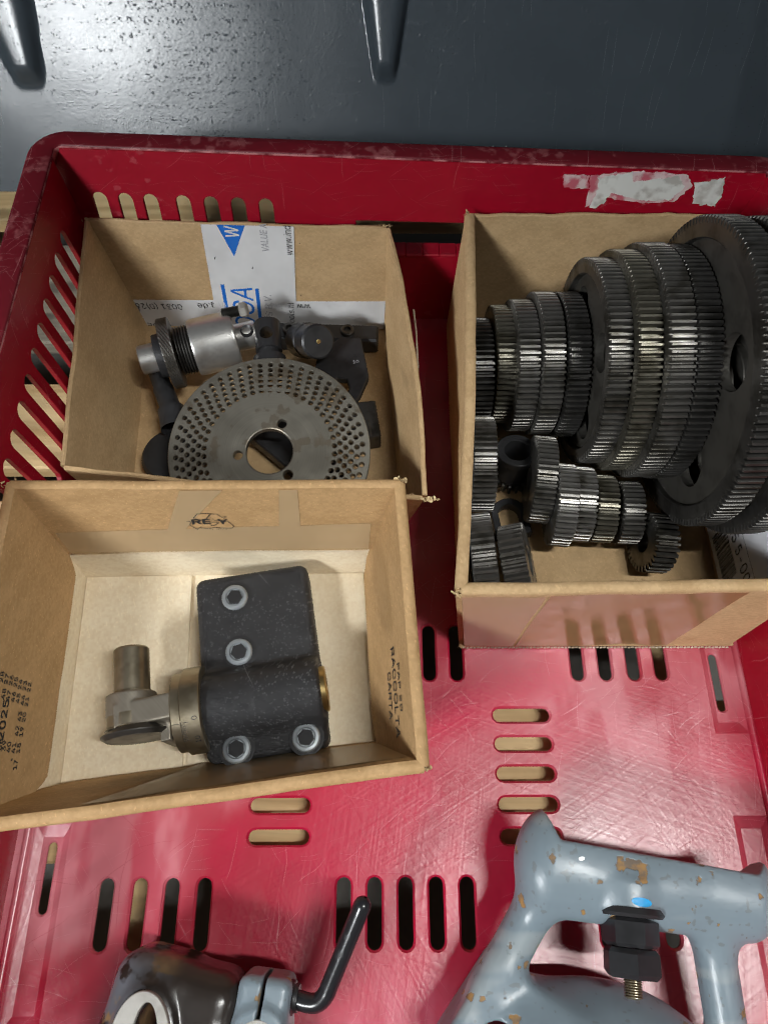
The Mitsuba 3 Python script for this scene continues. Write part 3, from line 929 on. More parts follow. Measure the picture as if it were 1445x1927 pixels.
# ------------------------------------------------------------------ gears
def gear_mesh(r, w, N, bore, rim=None, web=None, hub=None, holes=0, depth=0.0050, ch=0.0008, hole_r=None):
    """axis along x. rim: inner radius of the toothed rim, web: its thickness"""
    fr = np.array([0.0, 0.095, 0.275, 0.335, 0.665, 0.725, 0.905])
    ra = np.array([r - depth, r - depth, r - depth * 0.12, r, r, r - depth * 0.12, r - depth])
    ang = (np.arange(N)[:, None] + fr[None]).ravel() * 2 * np.pi / N
    rad = np.tile(ra, N)
    n = len(ang)
    ring = lambda R_, x: np.column_stack([np.full(n, x), R_ * np.cos(ang), R_ * np.sin(ang)])
    h = w / 2
    rin = rim if rim else bore
    loops = [ring(rin, -h + ch), ring(rin + ch, -h), ring(np.minimum(rad - ch, r - ch * 1.2), -h), ring(rad, -h + ch), ring(rad, h - ch), ring(np.minimum(rad - ch, r - ch * 1.2), h), ring(rin + ch, h), ring(rin, h - ch), ring(rin, -h + ch)]
    ms = [loft(loops)]
    if rim:
        hl = []
        for k in range(holes):
            a = 2 * np.pi * (k + 0.3) / holes
            rr = hole_r or (rim - (hub or bore)) * 0.33
            cr = (rim + (hub or bore)) / 2
            hl.append((lambda cx, cy, q: (lambda o: circ(cx, cy, q, o, 32)))(cr * math.cos(a), cr * math.sin(a), rr))
        hl.append(lambda o: circ(0, 0, bore, o, 32))
        a = np.arange(96) * 2 * np.pi / 96
        disc = slab(np.column_stack([np.cos(a), np.sin(a)]) * (rim + 0.0008), hl, web, 0.0008)
        v = np.asarray(disc.vertices)
        ms.append(trimesh.Trimesh(np.column_stack([v[:, 2] + web / 2, v[:, 0], v[:, 1]]), disc.faces, process=False))
        if hub:
            m2 = len(a)
            rg = lambda R_, x: np.column_stack([np.full(m2, x), R_ * np.cos(a), R_ * np.sin(a)])
            ms.append(loft([rg(bore, -h), rg(bore + .0006, -h), rg(hub - .0006, -h), rg(hub, -h + .0008), rg(hub, h - .0008), rg(hub - .0006, h), rg(bore, h), rg(bore, -h)]))
    return ms


PITCH = 0.0054
GEARS = 'change gears lying in the right cardboard box'


def gear(label, c, r, w, axis, bore, mat_, pitch=PITCH, spin=0.0, **kw):
    N = int(round(2 * math.pi * r / pitch))
    ms = gear_mesh(r, w, N, bore, **kw)
    f = frame(axis)           # columns e1,e2,axis
    R = np.stack([f[:, 2], f[:, 0], f[:, 1]], 1)
    cs, sn = math.cos(spin), math.sin(spin)
    S = np.array([[1, 0, 0], [0, cs, -sn], [0, sn, cs]])
    k = thing('gear', label, 'gear', GEARS)
    put(k, 'toothed_rim' if len(ms) > 1 else 'toothed_ring', moved(ms[0], R @ S, c), mat_, 28)
    if len(ms) > 1:
        put(k, 'web', moved(cat_(ms[1:]), R @ S, c), 'web_iron', 30)
    return k


ax0 = unit((1, 0.02, 0.0))
row1 = [(0.0489, 0.3904, 0.0549, 0.0823, 'smallest and leftmost gear of the upper left row of five'),
        (0.0537, 0.3948, 0.0597, 0.1017, 'second gear from the left in the upper left row of five'),
        (0.0592, 0.3893, 0.0652, 0.1173, 'middle gear of the upper left row of five'),
        (0.0635, 0.3884, 0.0695, 0.1361, 'fourth gear from the left in the upper left row of five'),
        (0.0643, 0.3866, 0.0703, 0.1565, 'fifth gear of the upper left row, against the first large gear')]
for i, (r, y, z, x, lab) in enumerate(row1):
    gear(lab, (x + 0.0098, y, z), r, 0.0182, ax0, 0.014, ('gear_steel_dark', 'gear_steel_oily', 'gear_steel', 'gear_steel', 'gear_steel_dark')[i], spin=0.3 * i)
row2 = [(0.0871, 0.3727, 0.0931, 0.1725, 'first large gear, with its recessed left face showing beside the small row'),
        (0.0923, 0.3690, 0.0983, 0.1905, 'second large gear from the left'),
        (0.0970, 0.3651, 0.1030, 0.2095, 'third large gear, left half of the touching pair'),
        (0.0968, 0.3640, 0.1028, 0.2295, 'fourth large gear, right half of the touching pair')]
for i, (r, y, z, x, lab) in enumerate(row2):
    gear(lab, (x + 0.0100, y, z), r, 0.0182 if i != 2 else 0.0195, ax0, 0.015, ('gear_steel', 'gear_steel_oily', 'gear_steel', 'gear_steel_dark')[i], spin=0.21 * i,
         rim=r - 0.013, web=0.008, hub=0.026, holes=4)
gear('very large gear with spoked iron web standing tall near the right edge', (0.2560, 0.3352, 0.1268), 0.1208, 0.0195, ax0, 0.017, 'gear_steel_dark', rim=0.1208 - 0.0165, web=0.009, hub=0.032, holes=4, hole_r=0.021)
gear('largest gear, rightmost in the box against the right wall', (0.2860, 0.3294, 0.1285), 0.1225, 0.0195, ax0, 0.017, 'gear_steel_dark', spin=0.5, rim=0.1225 - 0.0165, web=0.009, hub=0.032, holes=4, hole_r=0.021)

gear('gear standing against the left wall below the upper row', (0.0910, 0.2965, 0.0484), 0.0424, 0.0200, (1, -0.02, 0.03), 0.013, 'gear_steel_bright')
row3 = [(0.0385, 0.2836, 0.0445, 0.1335, 0.0180, -0.10, 'leftmost gear of the lower middle row, standing a little higher'),
        (0.0362, 0.2600, 0.0422, 0.1503, 0.0172, -0.09, 'bright second gear of the lower middle row, nearest the front'),
        (0.0330, 0.2623, 0.0390, 0.1675, 0.0172, -0.08, 'third gear of the lower middle row'),
        (0.0300, 0.2593, 0.0360, 0.1862, 0.0180, -0.06, 'fourth gear of the lower middle row'),
        (0.0280, 0.2564, 0.0340, 0.2085, 0.0185, -0.03, 'fifth gear of the lower middle row, behind the leaning small gear')]
for i, (r, y, z, x, w, yaw, lab) in enumerate(row3):
    gear(lab, (x + w / 2, y, z), r, w, (1, yaw, 0.0), 0.0105, ('gear_steel', 'gear_steel_bright', 'gear_steel_bright', 'gear_steel_oily', 'gear_steel')[i], spin=0.37 * i)
gear('small gear leaning over with its bore showing, in front of the very large gear', (0.2385, 0.2290, 0.0315), 0.0262, 0.0205, (1, 0.0, -0.20), 0.0085, 'gear_steel')
gear('gear in the front left corner touching the left wall', (0.0880, 0.2115, 0.0430), 0.0372, 0.0200, (1, 0.07, 0.14), 0.0125, 'gear_steel_bright', pitch=0.0066)
gear('gear in the front left corner with its flat face and bore showing', (0.1185, 0.2080, 0.0380), 0.0335, 0.0205, (1, 0.07, 0.36), 0.0125, 'gear_steel_bright', pitch=0.0066)

# sleeve with a small pinion, standing up between the gears, and the key ring below it
pin = thing('pinion_sleeve', 'dark steel sleeve with wide bore and pinion teeth between the gears', 'machine part')
axp = unit((0.0, 0.20, 0.98))
p0 = np.array([0.1242, 0.3030, 0.0130])
put(pin, 'sleeve', turned(p0, axp, [(0.006, 0.0112), (0.006, 0.0150), (0.030, 0.0150), (0.0305, 0.0178), (0.037, 0.0185), (0.0378, 0.0178), (0.0378, 0.0140), (0.0366, 0.0135), (0.0366, 0.0115), (0.004, 0.0110), (0.004, 0.0112)], 56), 'black_oxide', 30)
pm = cat_(gear_mesh(0.0172, 0.010, 16, 0.0112, depth=0.0042))
f = frame(axp)
put(pin, 'pinion', moved(pm, np.stack([f[:, 2], f[:, 0], f[:, 1]], 1), p0), 'gear_steel_dark', 25)
ringp = thing('slotted_ring', 'dark slotted steel ring lying below the pinion sleeve', 'machine part')


def u_ring(cx, cy, ro, ri, leg, z, t, ang):
    a = np.linspace(-10, 190, 30) * np.pi / 180
    o = np.column_stack([ro * np.cos(a), ro * np.sin(a)])
    i = np.column_stack([ri * np.cos(a[::-1]), ri * np.sin(a[::-1])])
    pts = np.vstack([[[ro, -leg]], o, [[-ro, -leg], [-ri, -leg]], i, [[ri, -leg]]])
    m = slab(pts, [], t, 0.0005, 0.0008)
    return moved(m, rotz(ang), (cx, cy, z))


put(ringp, 'ring', u_ring(0.1195, 0.2630, 0.0165, 0.0100, 0.020, 0.016, 0.011, 8), 'black_oxide', 30)

# ------------------------------------------------------------------ things in the back left box
plate = thing('indexing_plate', 'round steel indexing plate drilled with rings of small holes', 'indexing plate')
PR, tilt = 0.0884, math.radians(11)
holes = []
for k, (N, fr) in enumerate(((54, 0.925), (53, 0.868), (51, 0.812), (49, 0.757), (47, 0.702), (46, 0.647))):
    for j in range(N):
        a = math.pi / 2 + 0.02 + 2 * math.pi * j / N
        holes.append((lambda x, y: (lambda o: circ(x, y, 0.0022, o, 12)))(PR * fr * math.cos(a), PR * fr * math.sin(a)))
for a in (68, 188, 308):
    a = math.radians(a)
    holes.append((lambda x, y: (lambda o: circ(x, y, 0.0042, o, 22)))(0.0275 * math.cos(a), 0.0275 * math.sin(a)))
holes.append(lambda o: circ(0, 0, 0.0206, o * 1.8, 56))
pl = slab(circ(0, 0, PR, 0, 160), holes, 0.0065, 0.00055, 0.0006)
Rp = np.array([[1, 0, 0], [0, math.cos(tilt), -math.sin(tilt)], [0, math.sin(tilt), math.cos(tilt)]])
PC = np.array([-0.0945, 0.3060, 0.0560])
put(plate, 'disc', moved(pl, Rp, PC), 'plate_steel', 25)

slv = thing('threaded_sleeve', 'silver steel sleeve with knurled ring and thread lying in the box', 'machine part')
s0, s1 = np.array([-0.2015, 0.4090, 0.0540]), np.array([-0.1295, 0.4305, 0.0540])
sd = unit(s1 - s0)
put(slv, 'body', turned(s0 + sd * 0.030, sd, [(0, 0.0235), (0, 0.0255), (0.003, 0.0264), (0.038, 0.0264), (0.0405, 0.0254), (0.0412, 0.0242), (0.0412, 0.0)], 64), 'sleeve_steel', 30)
put(slv, 'thread', cat_([turned(s0 + sd * (0.0155 + 0.0026 * i), sd, [(0, 0.0205), (0.0008, 0.0226), (0.0016, 0.0226), (0.0026, 0.0205)], 56) for i in range(6)]), 'gear_steel_dark', 25)
kn = []
na, nz = 72, 9
a = np.arange(na) * 2 * np.pi / na
rows = []
for j in range(nz):
    rr = 0.0325 + 0.0005 * (((np.arange(na) + j) % 2) - 0.5) * 2 * (0 < j < nz - 1)
    rows.append(np.column_stack([rr * np.cos(a), rr * np.sin(a), np.full(na, j * 0.00125)]))
Z0 = lambda r, z: np.column_stack([r * np.cos(a), r * np.sin(a), np.full(na, z)])
km = loft([Z0(0.004, 0), Z0(0.0315, 0)] + rows + [Z0(0.0315, 0.010), Z0(0.004, 0.010)])
put(slv, 'knurled_ring', moved(km, frame(sd), s0 + sd * 0.0040), 'gear_steel', 20)
put(slv, 'spigot', cat_([turned(s0 + sd * 0.071, sd, [(0, 0.0), (0, 0.0128), (0.0185, 0.0128), (0.0195, 0.0118), (0.0195, 0)], 40)]), 'sleeve_steel', 30)
put(slv, 'cross_hole', turned(s0 + sd * 0.0820 + np.array([0.001, -0.0035, 0.0103]), (0.05, -0.27, 0.96), [(0, 0), (0.0020, 0.0045), (0.0026, 0.0056), (0.0014, 0.0062)], 28), 'black_oxide', 30)
put(slv, 'end_stub', turned(s0 - sd * 0.020, sd, [(0, 0), (0, 0.0125), (0.001, 0.0135), (0.016, 0.0135), (0.016, 0.0)], 40), 'sleeve_steel', 30)
put(slv, 'end_flange', turned(s0 - sd * 0.004, sd, [(0, 0), (0, 0.020), (0.008, 0.0205), (0.008, 0.0)], 48), 'black_oxide', 30)

blt = thing('hex_bolt', 'small bright hex bolt lying behind the silver sleeve', 'bolt')
b0, bd = np.array([-0.1325, 0.4400, 0.0790]), unit((1, 0.10, 0.15))


def hex_prism(p, axis, af, L, ch=0.0012, spin=0.0):
    a = np.arange(6) * np.pi / 3 + spin
    R_ = af / math.sqrt(3)
    ring = lambda k, z: np.column_stack([R_ * k * np.cos(a), R_ * k * np.sin(a), np.full(6, z)])
    return moved(loft([ring(0.001, 0), ring(0.86, 0), ring(1, ch), ring(1, L - ch), ring(0.86, L), ring(0.001, L)]), frame(axis), p)


put(blt, 'head', hex_prism(b0 + bd * 0.006, bd, 0.0125, 0.0070), 'machined', 20)
put(blt, 'shank', cat_([turned(b0 - bd * (0.0012 * i), bd, [(0, 0.0040), (0.0006, 0.0050), (0.0012, 0.0040)], 24) for i in range(-5, 10)]), 'gear_steel_dark', 25)

csp = thing('drilled_spindle', 'black spindle with a cross hole and collar behind the indexing plate', 'machine part')
q0, q1 = np.array([-0.1040, 0.4400, 0.0620]), np.array([-0.0985, 0.3900, 0.0560])
import manifold3d as m3d


def to_man(m):
    return m3d.Manifold(m3d.Mesh(np.asarray(m.vertices, np.float32), np.asarray(m.faces, np.uint32)))


def man_cyl(p, axis, r, L, n=48):
    f = frame(axis)
    M = np.column_stack([f, p])
    return m3d.Manifold.cylinder(L, r, r, n).transform(M)


spin_ = man_cyl(q0, q1 - q0, 0.0122, 0.030) + man_cyl(q0 + (q1 - q0) * 0.55, q1 - q0, 0.0095, 0.012) + man_cyl(q0 + (q1 - q0) * 0.74, q1 - q0, 0.0150, 0.010)
spin_ = spin_ - man_cyl(q0 + (q1 - q0) * 0.27 - np.array([0.0, -0.006, 0.03]), (0.0, -0.25, 1), 0.0062, 0.08)
mm = spin_.to_mesh()
put(csp, 'shaft', trimesh.Trimesh(mm.vert_properties[:, :3], mm.tri_verts, process=False), 'black_oxide', 30)

stub = thing('round_stub', 'black stepped round stub with a small rusty centre mark', 'machine part')
d0 = unit((0.40, -0.52, 0.62))
e0 = np.array([-0.0740, 0.4430, 0.0340])
put(stub, 'rear', turned(e0, d0, [(0, 0), (0, 0.0170), (0.021, 0.0170), (0.022, 0.0160), (0.022, 0)], 48), 'black_oxide', 30)
put(stub, 'front', turned(e0 + d0 * 0.022, d0, [(0, 0.0150), (0.0012, 0.0163), (0.0200, 0.0163), (0.0216, 0.0145), (0.0216, 0.0)], 48), 'black_oxide', 30)
put(stub, 'centre_mark', turned(e0 + d0 * 0.0437, d0, [(0, 0.0022), (0.0002, 0.0018), (0.0002, 0)], 14), 'brass', 30)

frk = thing('forked_plate', 'flat dark forked plate in the right back corner of the box', 'machine part')
fp = [(-0.058, 0.425), (-0.036, 0.446), (-0.016, 0.444), (-0.008, 0.400), (-0.016, 0.378), (-0.024, 0.366), (-0.032, 0.371), (-0.026, 0.386), (-0.029, 0.396), (-0.038, 0.397), (-0.047, 0.388), (-0.056, 0.392), (-0.060, 0.405)]
put(frk, 'plate', moved(slab(fp, [], 0.008, 0.0005, 0.0010), None, (0, 0, 0.036)), 'black_oxide', 30)
tx = meshkit.text_mesh('10', 0.0035, 0.0002)
put(frk, 'number', moved(tx, rotz(10), (-0.0235, 0.4135, 0.0361)), 'ink_grey', False)

crk = thing('crank_handle', 'black crank rod with a round knob under the indexing plate', 'handle')
put(crk, 'rod', tube(smooth_path([(-0.2120, 0.4080, 0.034), (-0.2030, 0.3860, 0.034), (-0.1925, 0.3620, 0.034), (-0.1870, 0.3420, 0.033)], 6), [0.0085] * 6 + [0.0095] * 6 + [0.0125] * 7, 24), 'black_oxide', True)
put(crk, 'knob', turned((-0.1905, 0.3215, 0.0065), (0, 0, 1), [(0, 0), (0, 0.0260), (0.003, 0.0285), (0.012, 0.0285), (0.017, 0.0255), (0.0185, 0.0180), (0.0185, 0.0)], 48), 'black_oxide', 30)
bar = thing('flat_bar', 'dark flat bar lying under the indexing plate, seen through its bore', 'machine part')
put(bar, 'bar', box((-0.074, 0.322, 0.016), (0.048, 0.0175, 0.008), rotz(-42), 0.0015), 'black_oxide', False)
put(bar, 'foot', box((-0.0945, 0.352, 0.014), (0.012, 0.012, 0.0075), rotz(-42), 0.0015), 'black_oxide', False)

rail = thing('clamp_rail', 'low black rail lying along the back wall behind the round stub', 'machine part')
put(rail, 'rail', box((-0.0560, 0.4610, 0.0150), (0.0570, 0.0100, 0.0105), rotz(-2), 0.002), 'black_oxide', False)
put(rail, 'screw_head', turned((-0.0300, 0.4600, 0.0250), (0, 0, 1), [(0, 0.0068), (0.004, 0.0068), (0.005, 0.0058), (0.005, 0.0035), (0.002, 0.0030), (0.002, 0)], 28), 'gear_steel_dark', 30)
put(rail, 'screw_head', turned((-0.0880, 0.4620, 0.0250), (0, 0, 1), [(0, 0.0068), (0.004, 0.0068), (0.005, 0.0058), (0.005, 0.0035), (0.002, 0.0030), (0.002, 0)], 28), 'gear_steel_dark', 30)
blk = thing('slotted_block', 'dark slotted steel block half hidden under the right edge of the indexing plate', 'machine part')
put(blk, 'block', cat_([box((-0.0140, 0.3560, 0.0160), (0.0150, 0.0200, 0.0120), rotz(8), 0.0015), box((-0.0120, 0.3420, 0.0310), (0.0060, 0.0100, 0.0040), rotz(8), 0.0010)]), 'gear_steel_dark', False)

# ------------------------------------------------------------------ the black attachment in the front box
att = thing('cast_attachment', 'black crinkle painted cast bracket with graduated collar and crank pin', 'machine part')
RA = rotz(9.3)
AC = np.array([-0.0930, 0.1250, 0.0])
HY = -0.0295  # hump axis in local y


def loc(x, y, z):
    return AC + RA @ np.array([x, y, z])


def att_sdf(X, Y, Z):
    b = s_box(X, Y, Z, loc(0, 0.0025, 0.0245), (0.0465, 0.0735, 0.0180), 0.0075, RA)
    h = s_cyl(X, Y, Z, loc(0, HY, 0.0400), RA @ [1, 0, 0], 0.0250, 0.0455, 0.004)
    return smin(b, h, 0.007)


am = nets(att_sdf, (-0.17, 0.03, 0.003), (-0.018, 0.225, 0.074), 0.0016)
put(att, 'casting', am, 'black_crinkle', True)
ux, uy = RA @ [1, 0, 0], RA @ [0, 1, 0]
for k, (sx, sy) in enumerate(((-0.1160, 0.1763), (-0.1090, 0.1315), (-0.1050, 0.0585), (-0.0535, 0.0665))):
    z = 0.0427
    s = put(att, 'screw_seat', turned((sx, sy, z - 0.0008), (0, 0, 1), [(0, 0.0118), (0.0009, 0.0134), (0.0011, 0.0122), (0.0011, 0.0)], 40), 'black_deep', 30)
    put(att, 'cap_screw', turned((sx, sy, z), (0, 0, 1), [(0, 0.0106), (0.0016, 0.0106), (0.0026, 0.0096), (0.0028, 0.0074), (0.0014, 0.0066), (0.0014, 0.0)], 40), 'screw_ring', 25)
    put(att, 'hex_socket', hex_prism((sx, sy, z + 0.0012), (0, 0, 1), 0.0112, 0.0011, 0.0001, 0.3 * k), 'black_deep', False)
hx = lambda x: loc(x, HY, 0.0390)
put(att, 'collar', turned(hx(-0.0425), -ux, [(0, 0.0), (0, 0.0318), (0.0006, 0.0325), (0.0140, 0.0325), (0.0146, 0.0318), (0.0146, 0)], 72), 'bronzed_steel', 30)
put(att, 'index_ring', turned(hx(-0.0572), -ux, [(0, 0.0), (0, 0.0292), (0.0006, 0.0298), (0.0068, 0.0298), (0.0076, 0.0290), (0.0076, 0)], 72), 'bronzed_steel', 30)
put(att, 'brass_bush', turned(hx(0.0445), ux, [(0, 0), (0, 0.0175), (0.0045, 0.0175), (0.0055, 0.0165), (0.0055, 0.010), (0.003, 0.009), (0.003, 0)], 48), 'brass', 30)
# graduation: ticks and figures engraved on the collar
tick = []
for j in range(11):
    a = math.radians(66 - 2.6 * j)
    ln = 0.0062 if j in (0, 10) else (0.0050 if j == 5 else 0.0036)
    n_ = -uy * math.cos(a) + np.array([0, 0, 1]) * math.sin(a)
    tg = np.cross(ux, n_)
    tick.append(box(hx(-0.0571 + ln / 2) + n_ * 0.0325, (ln / 2, 0.00018, 0.00012), np.stack([ux, tg, n_], 1), 0.00004))
a = math.radians(64)
n_ = -uy * math.cos(a) + np.array([0, 0, 1]) * math.sin(a)
tick.append(box(hx(-0.0608) + n_ * 0.0298, (0.0030, 0.0002, 0.00012), np.stack([ux, np.cross(ux, n_), n_], 1), 0.00004))
put(att, 'graduation', cat_(tick), 'ink_black', False)
for txt, a in (('0', 69), ('10', 38)):
    a = math.radians(a)
    n_ = -uy * math.cos(a) + np.array([0, 0, 1]) * math.sin(a)
    tg = np.cross(n_, ux)
    m = meshkit.text_mesh(txt, 0.0040, 0.0002)
    v = np.asarray(m.vertices) - [0.0012 * len(txt), 0.002, 0]
    put(att, 'figure', trimesh.Trimesh(hx(-0.0468) + n_ * 0.0325 + v[:, :1] * -tg * -1 + v[:, 1:2] * -ux + v[:, 2:] * n_, m.faces, process=False), 'ink_black', False)


def arm_sdf(X, Y, Z):
    c = np.array([-0.1860, 0.0895, 0.0480])
    boss = s_cyl(X, Y, Z, c, uy, 0.0185, 0.0085, 0.0012)
    web = s_box(X, Y, Z, loc(-0.0760, HY + 0.0015, 0.0475), (0.030, 0.0092, 0.0185), 0.0012, RA @ rotz(3))
    head = s_box(X, Y, Z, loc(-0.0700, HY - 0.006, 0.042), (0.004, 0.0165, 0.018), 0.001, RA)
    return smin(np.minimum(boss, web), head, 0.006)


put(att, 'crank_arm', nets(arm_sdf, (-0.215, 0.055, 0.018), (-0.138, 0.125, 0.075), 0.0011), 'arm_steel', 35)
pc = np.array([-0.1868, 0.0985, 0.0480])
put(att, 'crank_pin', turned(pc, uy, [(-0.002, 0.0142), (0.0010, 0.0142), (0.0014, 0.0134), (0.0335, 0.0134), (0.0350, 0.0122), (0.0352, 0.0)], 56), 'bronzed_steel', 30)
put(att, 'lower_collar', turned(pc - uy * 0.0180, -uy, [(-0.002, 0.0), (-0.002, 0.0186), (0.0065, 0.0186), (0.0070, 0.0178), (0.0085, 0.0200), (0.0085, 0.0)], 56), 'bronzed_steel', 30)
put(att, 'knife_disc', turned(pc + ux * 0.004 - uy * 0.0262, -uy, [(0, 0.0), (0, 0.0205), (0.0018, 0.0225), (0.0046, 0.0268), (0.0054, 0.0268), (0.0080, 0.0235), (0.0080, 0.0)], 56), 'gear_steel_dark', 25)

# ------------------------------------------------------------------ grey casting, front right
gc = thing('grey_bracket', 'grey painted cast bracket with chipped paint and bolt at the front right', 'casting')
HC = np.array([0.1745, -0.0220, 0.062])
RH = rotz(-9.5)


def grey_sdf(X, Y, Z):
    x, y, z = local(X, Y, Z, (0.1783, -0.0130, 0.062), RH)
    t = np.clip((x + 0.0600) / 0.1320, 0, 1)
    hull = (vl(x + 0.0600 - 0.1320 * t, (y + 0.0140) / 1.45, z) - (0.0235 - 0.0045 * t)) * 0.85
    hull = smin(hull, s_ell(X, Y, Z, (0.1720, -0.0300, 0.055), (0.056, 0.0195, 0.028), RH), 0.010)
    hull = smin(hull, s_cyl(X, Y, Z, (0.1645, -0.0380, 0.0690), (-0.1, -1, 0.05), 0.0195, 0.0100, 0.003), 0.006)
    notch = np.maximum(-y, np.maximum(-(x + 0.0575 + 0.55 * y) * 0.87, (x - 0.0740 - 0.9 * y) * 0.74))
    hull = smax(hull, -notch, 0.0010)
    al = s_caps(X, Y, Z, (0.1130, -0.0340, 0.056), (0.0750, -0.0920, 0.046), 0.0138, 0.0132)
    ar = s_caps(X, Y, Z, (0.2220, -0.0400, 0.056), (0.2255, -0.1300, 0.046), 0.0136, 0.0126)
    body = s_ell(X, Y, Z, (0.1320, -0.1500, 0.032), (0.092, 0.0620, 0.040))
    body = smin(body, s_box(X, Y, Z, (0.0860, -0.1180, 0.036), (0.036, 0.0330, 0.024), 0.006, rotz(-39)), 0.016)
    body = smin(body, s_caps(X, Y, Z, (0.10, -0.128, 0.048), (0.19, -0.145, 0.048), 0.024), 0.02)
    lid = s_box(X, Y, Z, (0.085, -0.150, 0.036), (0.060, 0.0700, 0.026), 0.004, rotz(-39))
    g = smin(smin(hull, al, 0.009), ar, 0.011)
    g = smin(g, body, 0.010)
    bore = vl(X - 0.0755, Y + 0.1200) - 0.0125
    g = smax(g, -bore, 0.0015)
    return smax(g, -Z + 0.0015, 0.002)


gm = nets(grey_sdf, (0.015, -0.175, -0.001), (0.300, 0.03, 0.105), 0.0016)
put(gc, 'casting', gm, 'grey_paint', 38)
st0 = np.array([0.1645, -0.0480, 0.0700])
sdir = unit((-0.10, -1.0, 0.05))
put(gc, 'washer', turned(st0 - sdir * 0.004, sdir, [(0, 0), (0, 0.0205), (0.0035, 0.0222), (0.0055, 0.0205), (0.0060, 0.0)], 48), 'black_oxide', 25)
put(gc, 'hex_nut', hex_prism(st0 + sdir * 0.002, sdir, 0.0310, 0.0165, 0.002, 0.30), 'black_nut', False)
put(gc, 'hex_nut', hex_prism(st0 + sdir * 0.0190, sdir, 0.0315, 0.0165, 0.0028, 0.62), 'black_nut', False)
put(gc, 'stud', cat_([turned(st0 + sdir * (0.0350 + 0.0014 * i), sdir, [(0, 0.0046), (0.0005, 0.0057), (0.0009, 0.0057), (0.0014, 0.0046)], 28) for i in range(8)] +
                     [turned(st0 + sdir * 0.0461, sdir, [(0, 0.0046), (0.0006, 0.0038), (0.0006, 0)], 28)]), 'bronzed_steel', 25)


def paint_dot(x, y, rx, ry, ang, mat_, name):
    a = np.linspace(0, 2 * np.pi, 24, endpoint=False)
    q = np.column_stack([rx * np.cos(a), ry * np.sin(a)])
    q = q @ rotz(ang)[:2, :2].T + [x, y]
    pts = np.vstack([q, [[x, y]]])
    zs = []
    zz = np.linspace(0.115, 0.01, 500)
    for px, py in pts:
        v = grey_sdf(np.full(500, px), np.full(500, py), zz)
        zs.append(zz[np.argmax(v < 0)] + 0.0004)
    f = [[i, (i + 1) % 24, 24] for i in range(24)]
    put(gc, name, TM(np.column_stack([pts, zs]), f), mat_, True)


paint_dot(0.1680, -0.0400, 0.0068, 0.0026, -9, 'blue_dot', 'paint_mark')
paint_dot(0.1335, -0.0150, 0.0022, 0.0013, 10, 'white_dot', 'paint_mark')

# ------------------------------------------------------------------ dark tailstock, front left
tl = thing('tailstock', 'dark rusty tailstock casting with slotted foot and lever at the front left', 'casting')


def tail_sdf(X, Y, Z):
    a = s_box(X, Y, Z, (-0.1330, -0.1080, 0.030), (0.0430, 0.0325, 0.0285), 0.0170, rotz(-12))
    b = s_box(X, Y, Z, (-0.1560, -0.1400, 0.028), (0.0260, 0.0690, 0.0275), 0.0150, rotz(-13))
    c = s_box(X, Y, Z, (-0.125, -0.160, 0.026), (0.055, 0.050, 0.026), 0.012)
    g = smin(smin(a, b, 0.008), c, 0.012)
    boss = np.maximum(vl((X + 0.1470) / 0.0215, (Y + 0.1200) / 0.0330) - 1, 0) * 0
    e = (vl((X + 0.1470) / 0.0205, (Y + 0.1190) / 0.0310) - 1) * 0.0205
    boss = smax(e, np.abs(Z - 0.030) - 0.0320, 0.002)
    g = smin(g, boss, 0.006)
    s = (vl((X + 0.1440) / 0.0085, (Y + 0.1230) / 0.0270) - 1) * 0.0085
    g = smax(g, -s, 0.0015)
    return smax(g, -Z + 0.0015, 0.002)


put(tl, 'casting', nets(tail_sdf, (-0.205, -0.215, -0.001), (-0.06, -0.06, 0.075), 0.0020), 'dark_paint', True)
a = np.linspace(0, 2 * np.pi, 64, endpoint=False)
ring_ = slab(np.column_stack([-0.1470 + 0.0192 * np.cos(a), -0.1190 + 0.0297 * np.sin(a)]), [lambda o: np.column_stack([-0.1440 + (0.0088 + o) * np.cos(a), -0.1230 + (0.0274 + o) * np.sin(a)])], 0.004, 0.0006, 0.0005)
put(tl, 'machined_face', moved(ring_, None, (0, 0, 0.0662)), 'machined', 25)


def clamp_sdf(X, Y, Z):
    g = s_box(X, Y, Z, (-0.0740, -0.1040, 0.038), (0.0175, 0.0205, 0.0210), 0.007, rotz(-7))
    g = smin(g, s_cyl(X, Y, Z, (-0.0750, -0.1180, 0.040), (0, 0, 1), 0.0185, 0.022, 0.003), 0.006)
    x, y, z = local(X, Y, Z, (-0.0740, -0.1040, 0.038), rotz(-7))
    return smax(g, -np.maximum(np.abs(x + 0.001) - 0.0013, -z - 0.012), 0.0006)


put(tl, 'clamp', nets(clamp_sdf, (-0.098, -0.142, 0.012), (-0.048, -0.078, 0.066), 0.0011), 'grey_paint', True)
put(tl, 'clamp_face', turned((-0.0755, -0.1190, 0.0618), (0, 0, 1), [(0, 0.0135), (0.0008, 0.0130), (0.0008, 0.0)], 40), 'machined', 25)
lv = smooth_path([(-0.0540, -0.0980, 0.044), (-0.0450, -0.0998, 0.046), (-0.0385, -0.0992, 0.048), (-0.0335, -0.0945, 0.051), (-0.0290, -0.0850, 0.055), (-0.0098, -0.0420, 0.074)], 9)
put(tl, 'lever_washer', turned((-0.0575, -0.0972, 0.043), (1, -0.1, 0.1), [(0, 0), (0, 0.0100), (0.003, 0.0100), (0.0035, 0.0085), (0.006, 0.0080), (0.006, 0.0)], 36), 'black_oxide', 30)
rad = np.full(len(lv), 0.0058)
end = [lv[-1] + unit(lv[-1] - lv[-2]) * 0.0056 * math.sin(t) for t in (0.5, 1.0, 1.4)]
put(tl, 'lever', tube(np.vstack([lv, end]), np.concatenate([rad, 0.0058 * np.cos([0.5, 1.0, 1.4])]), 22), 'black_gloss', True)
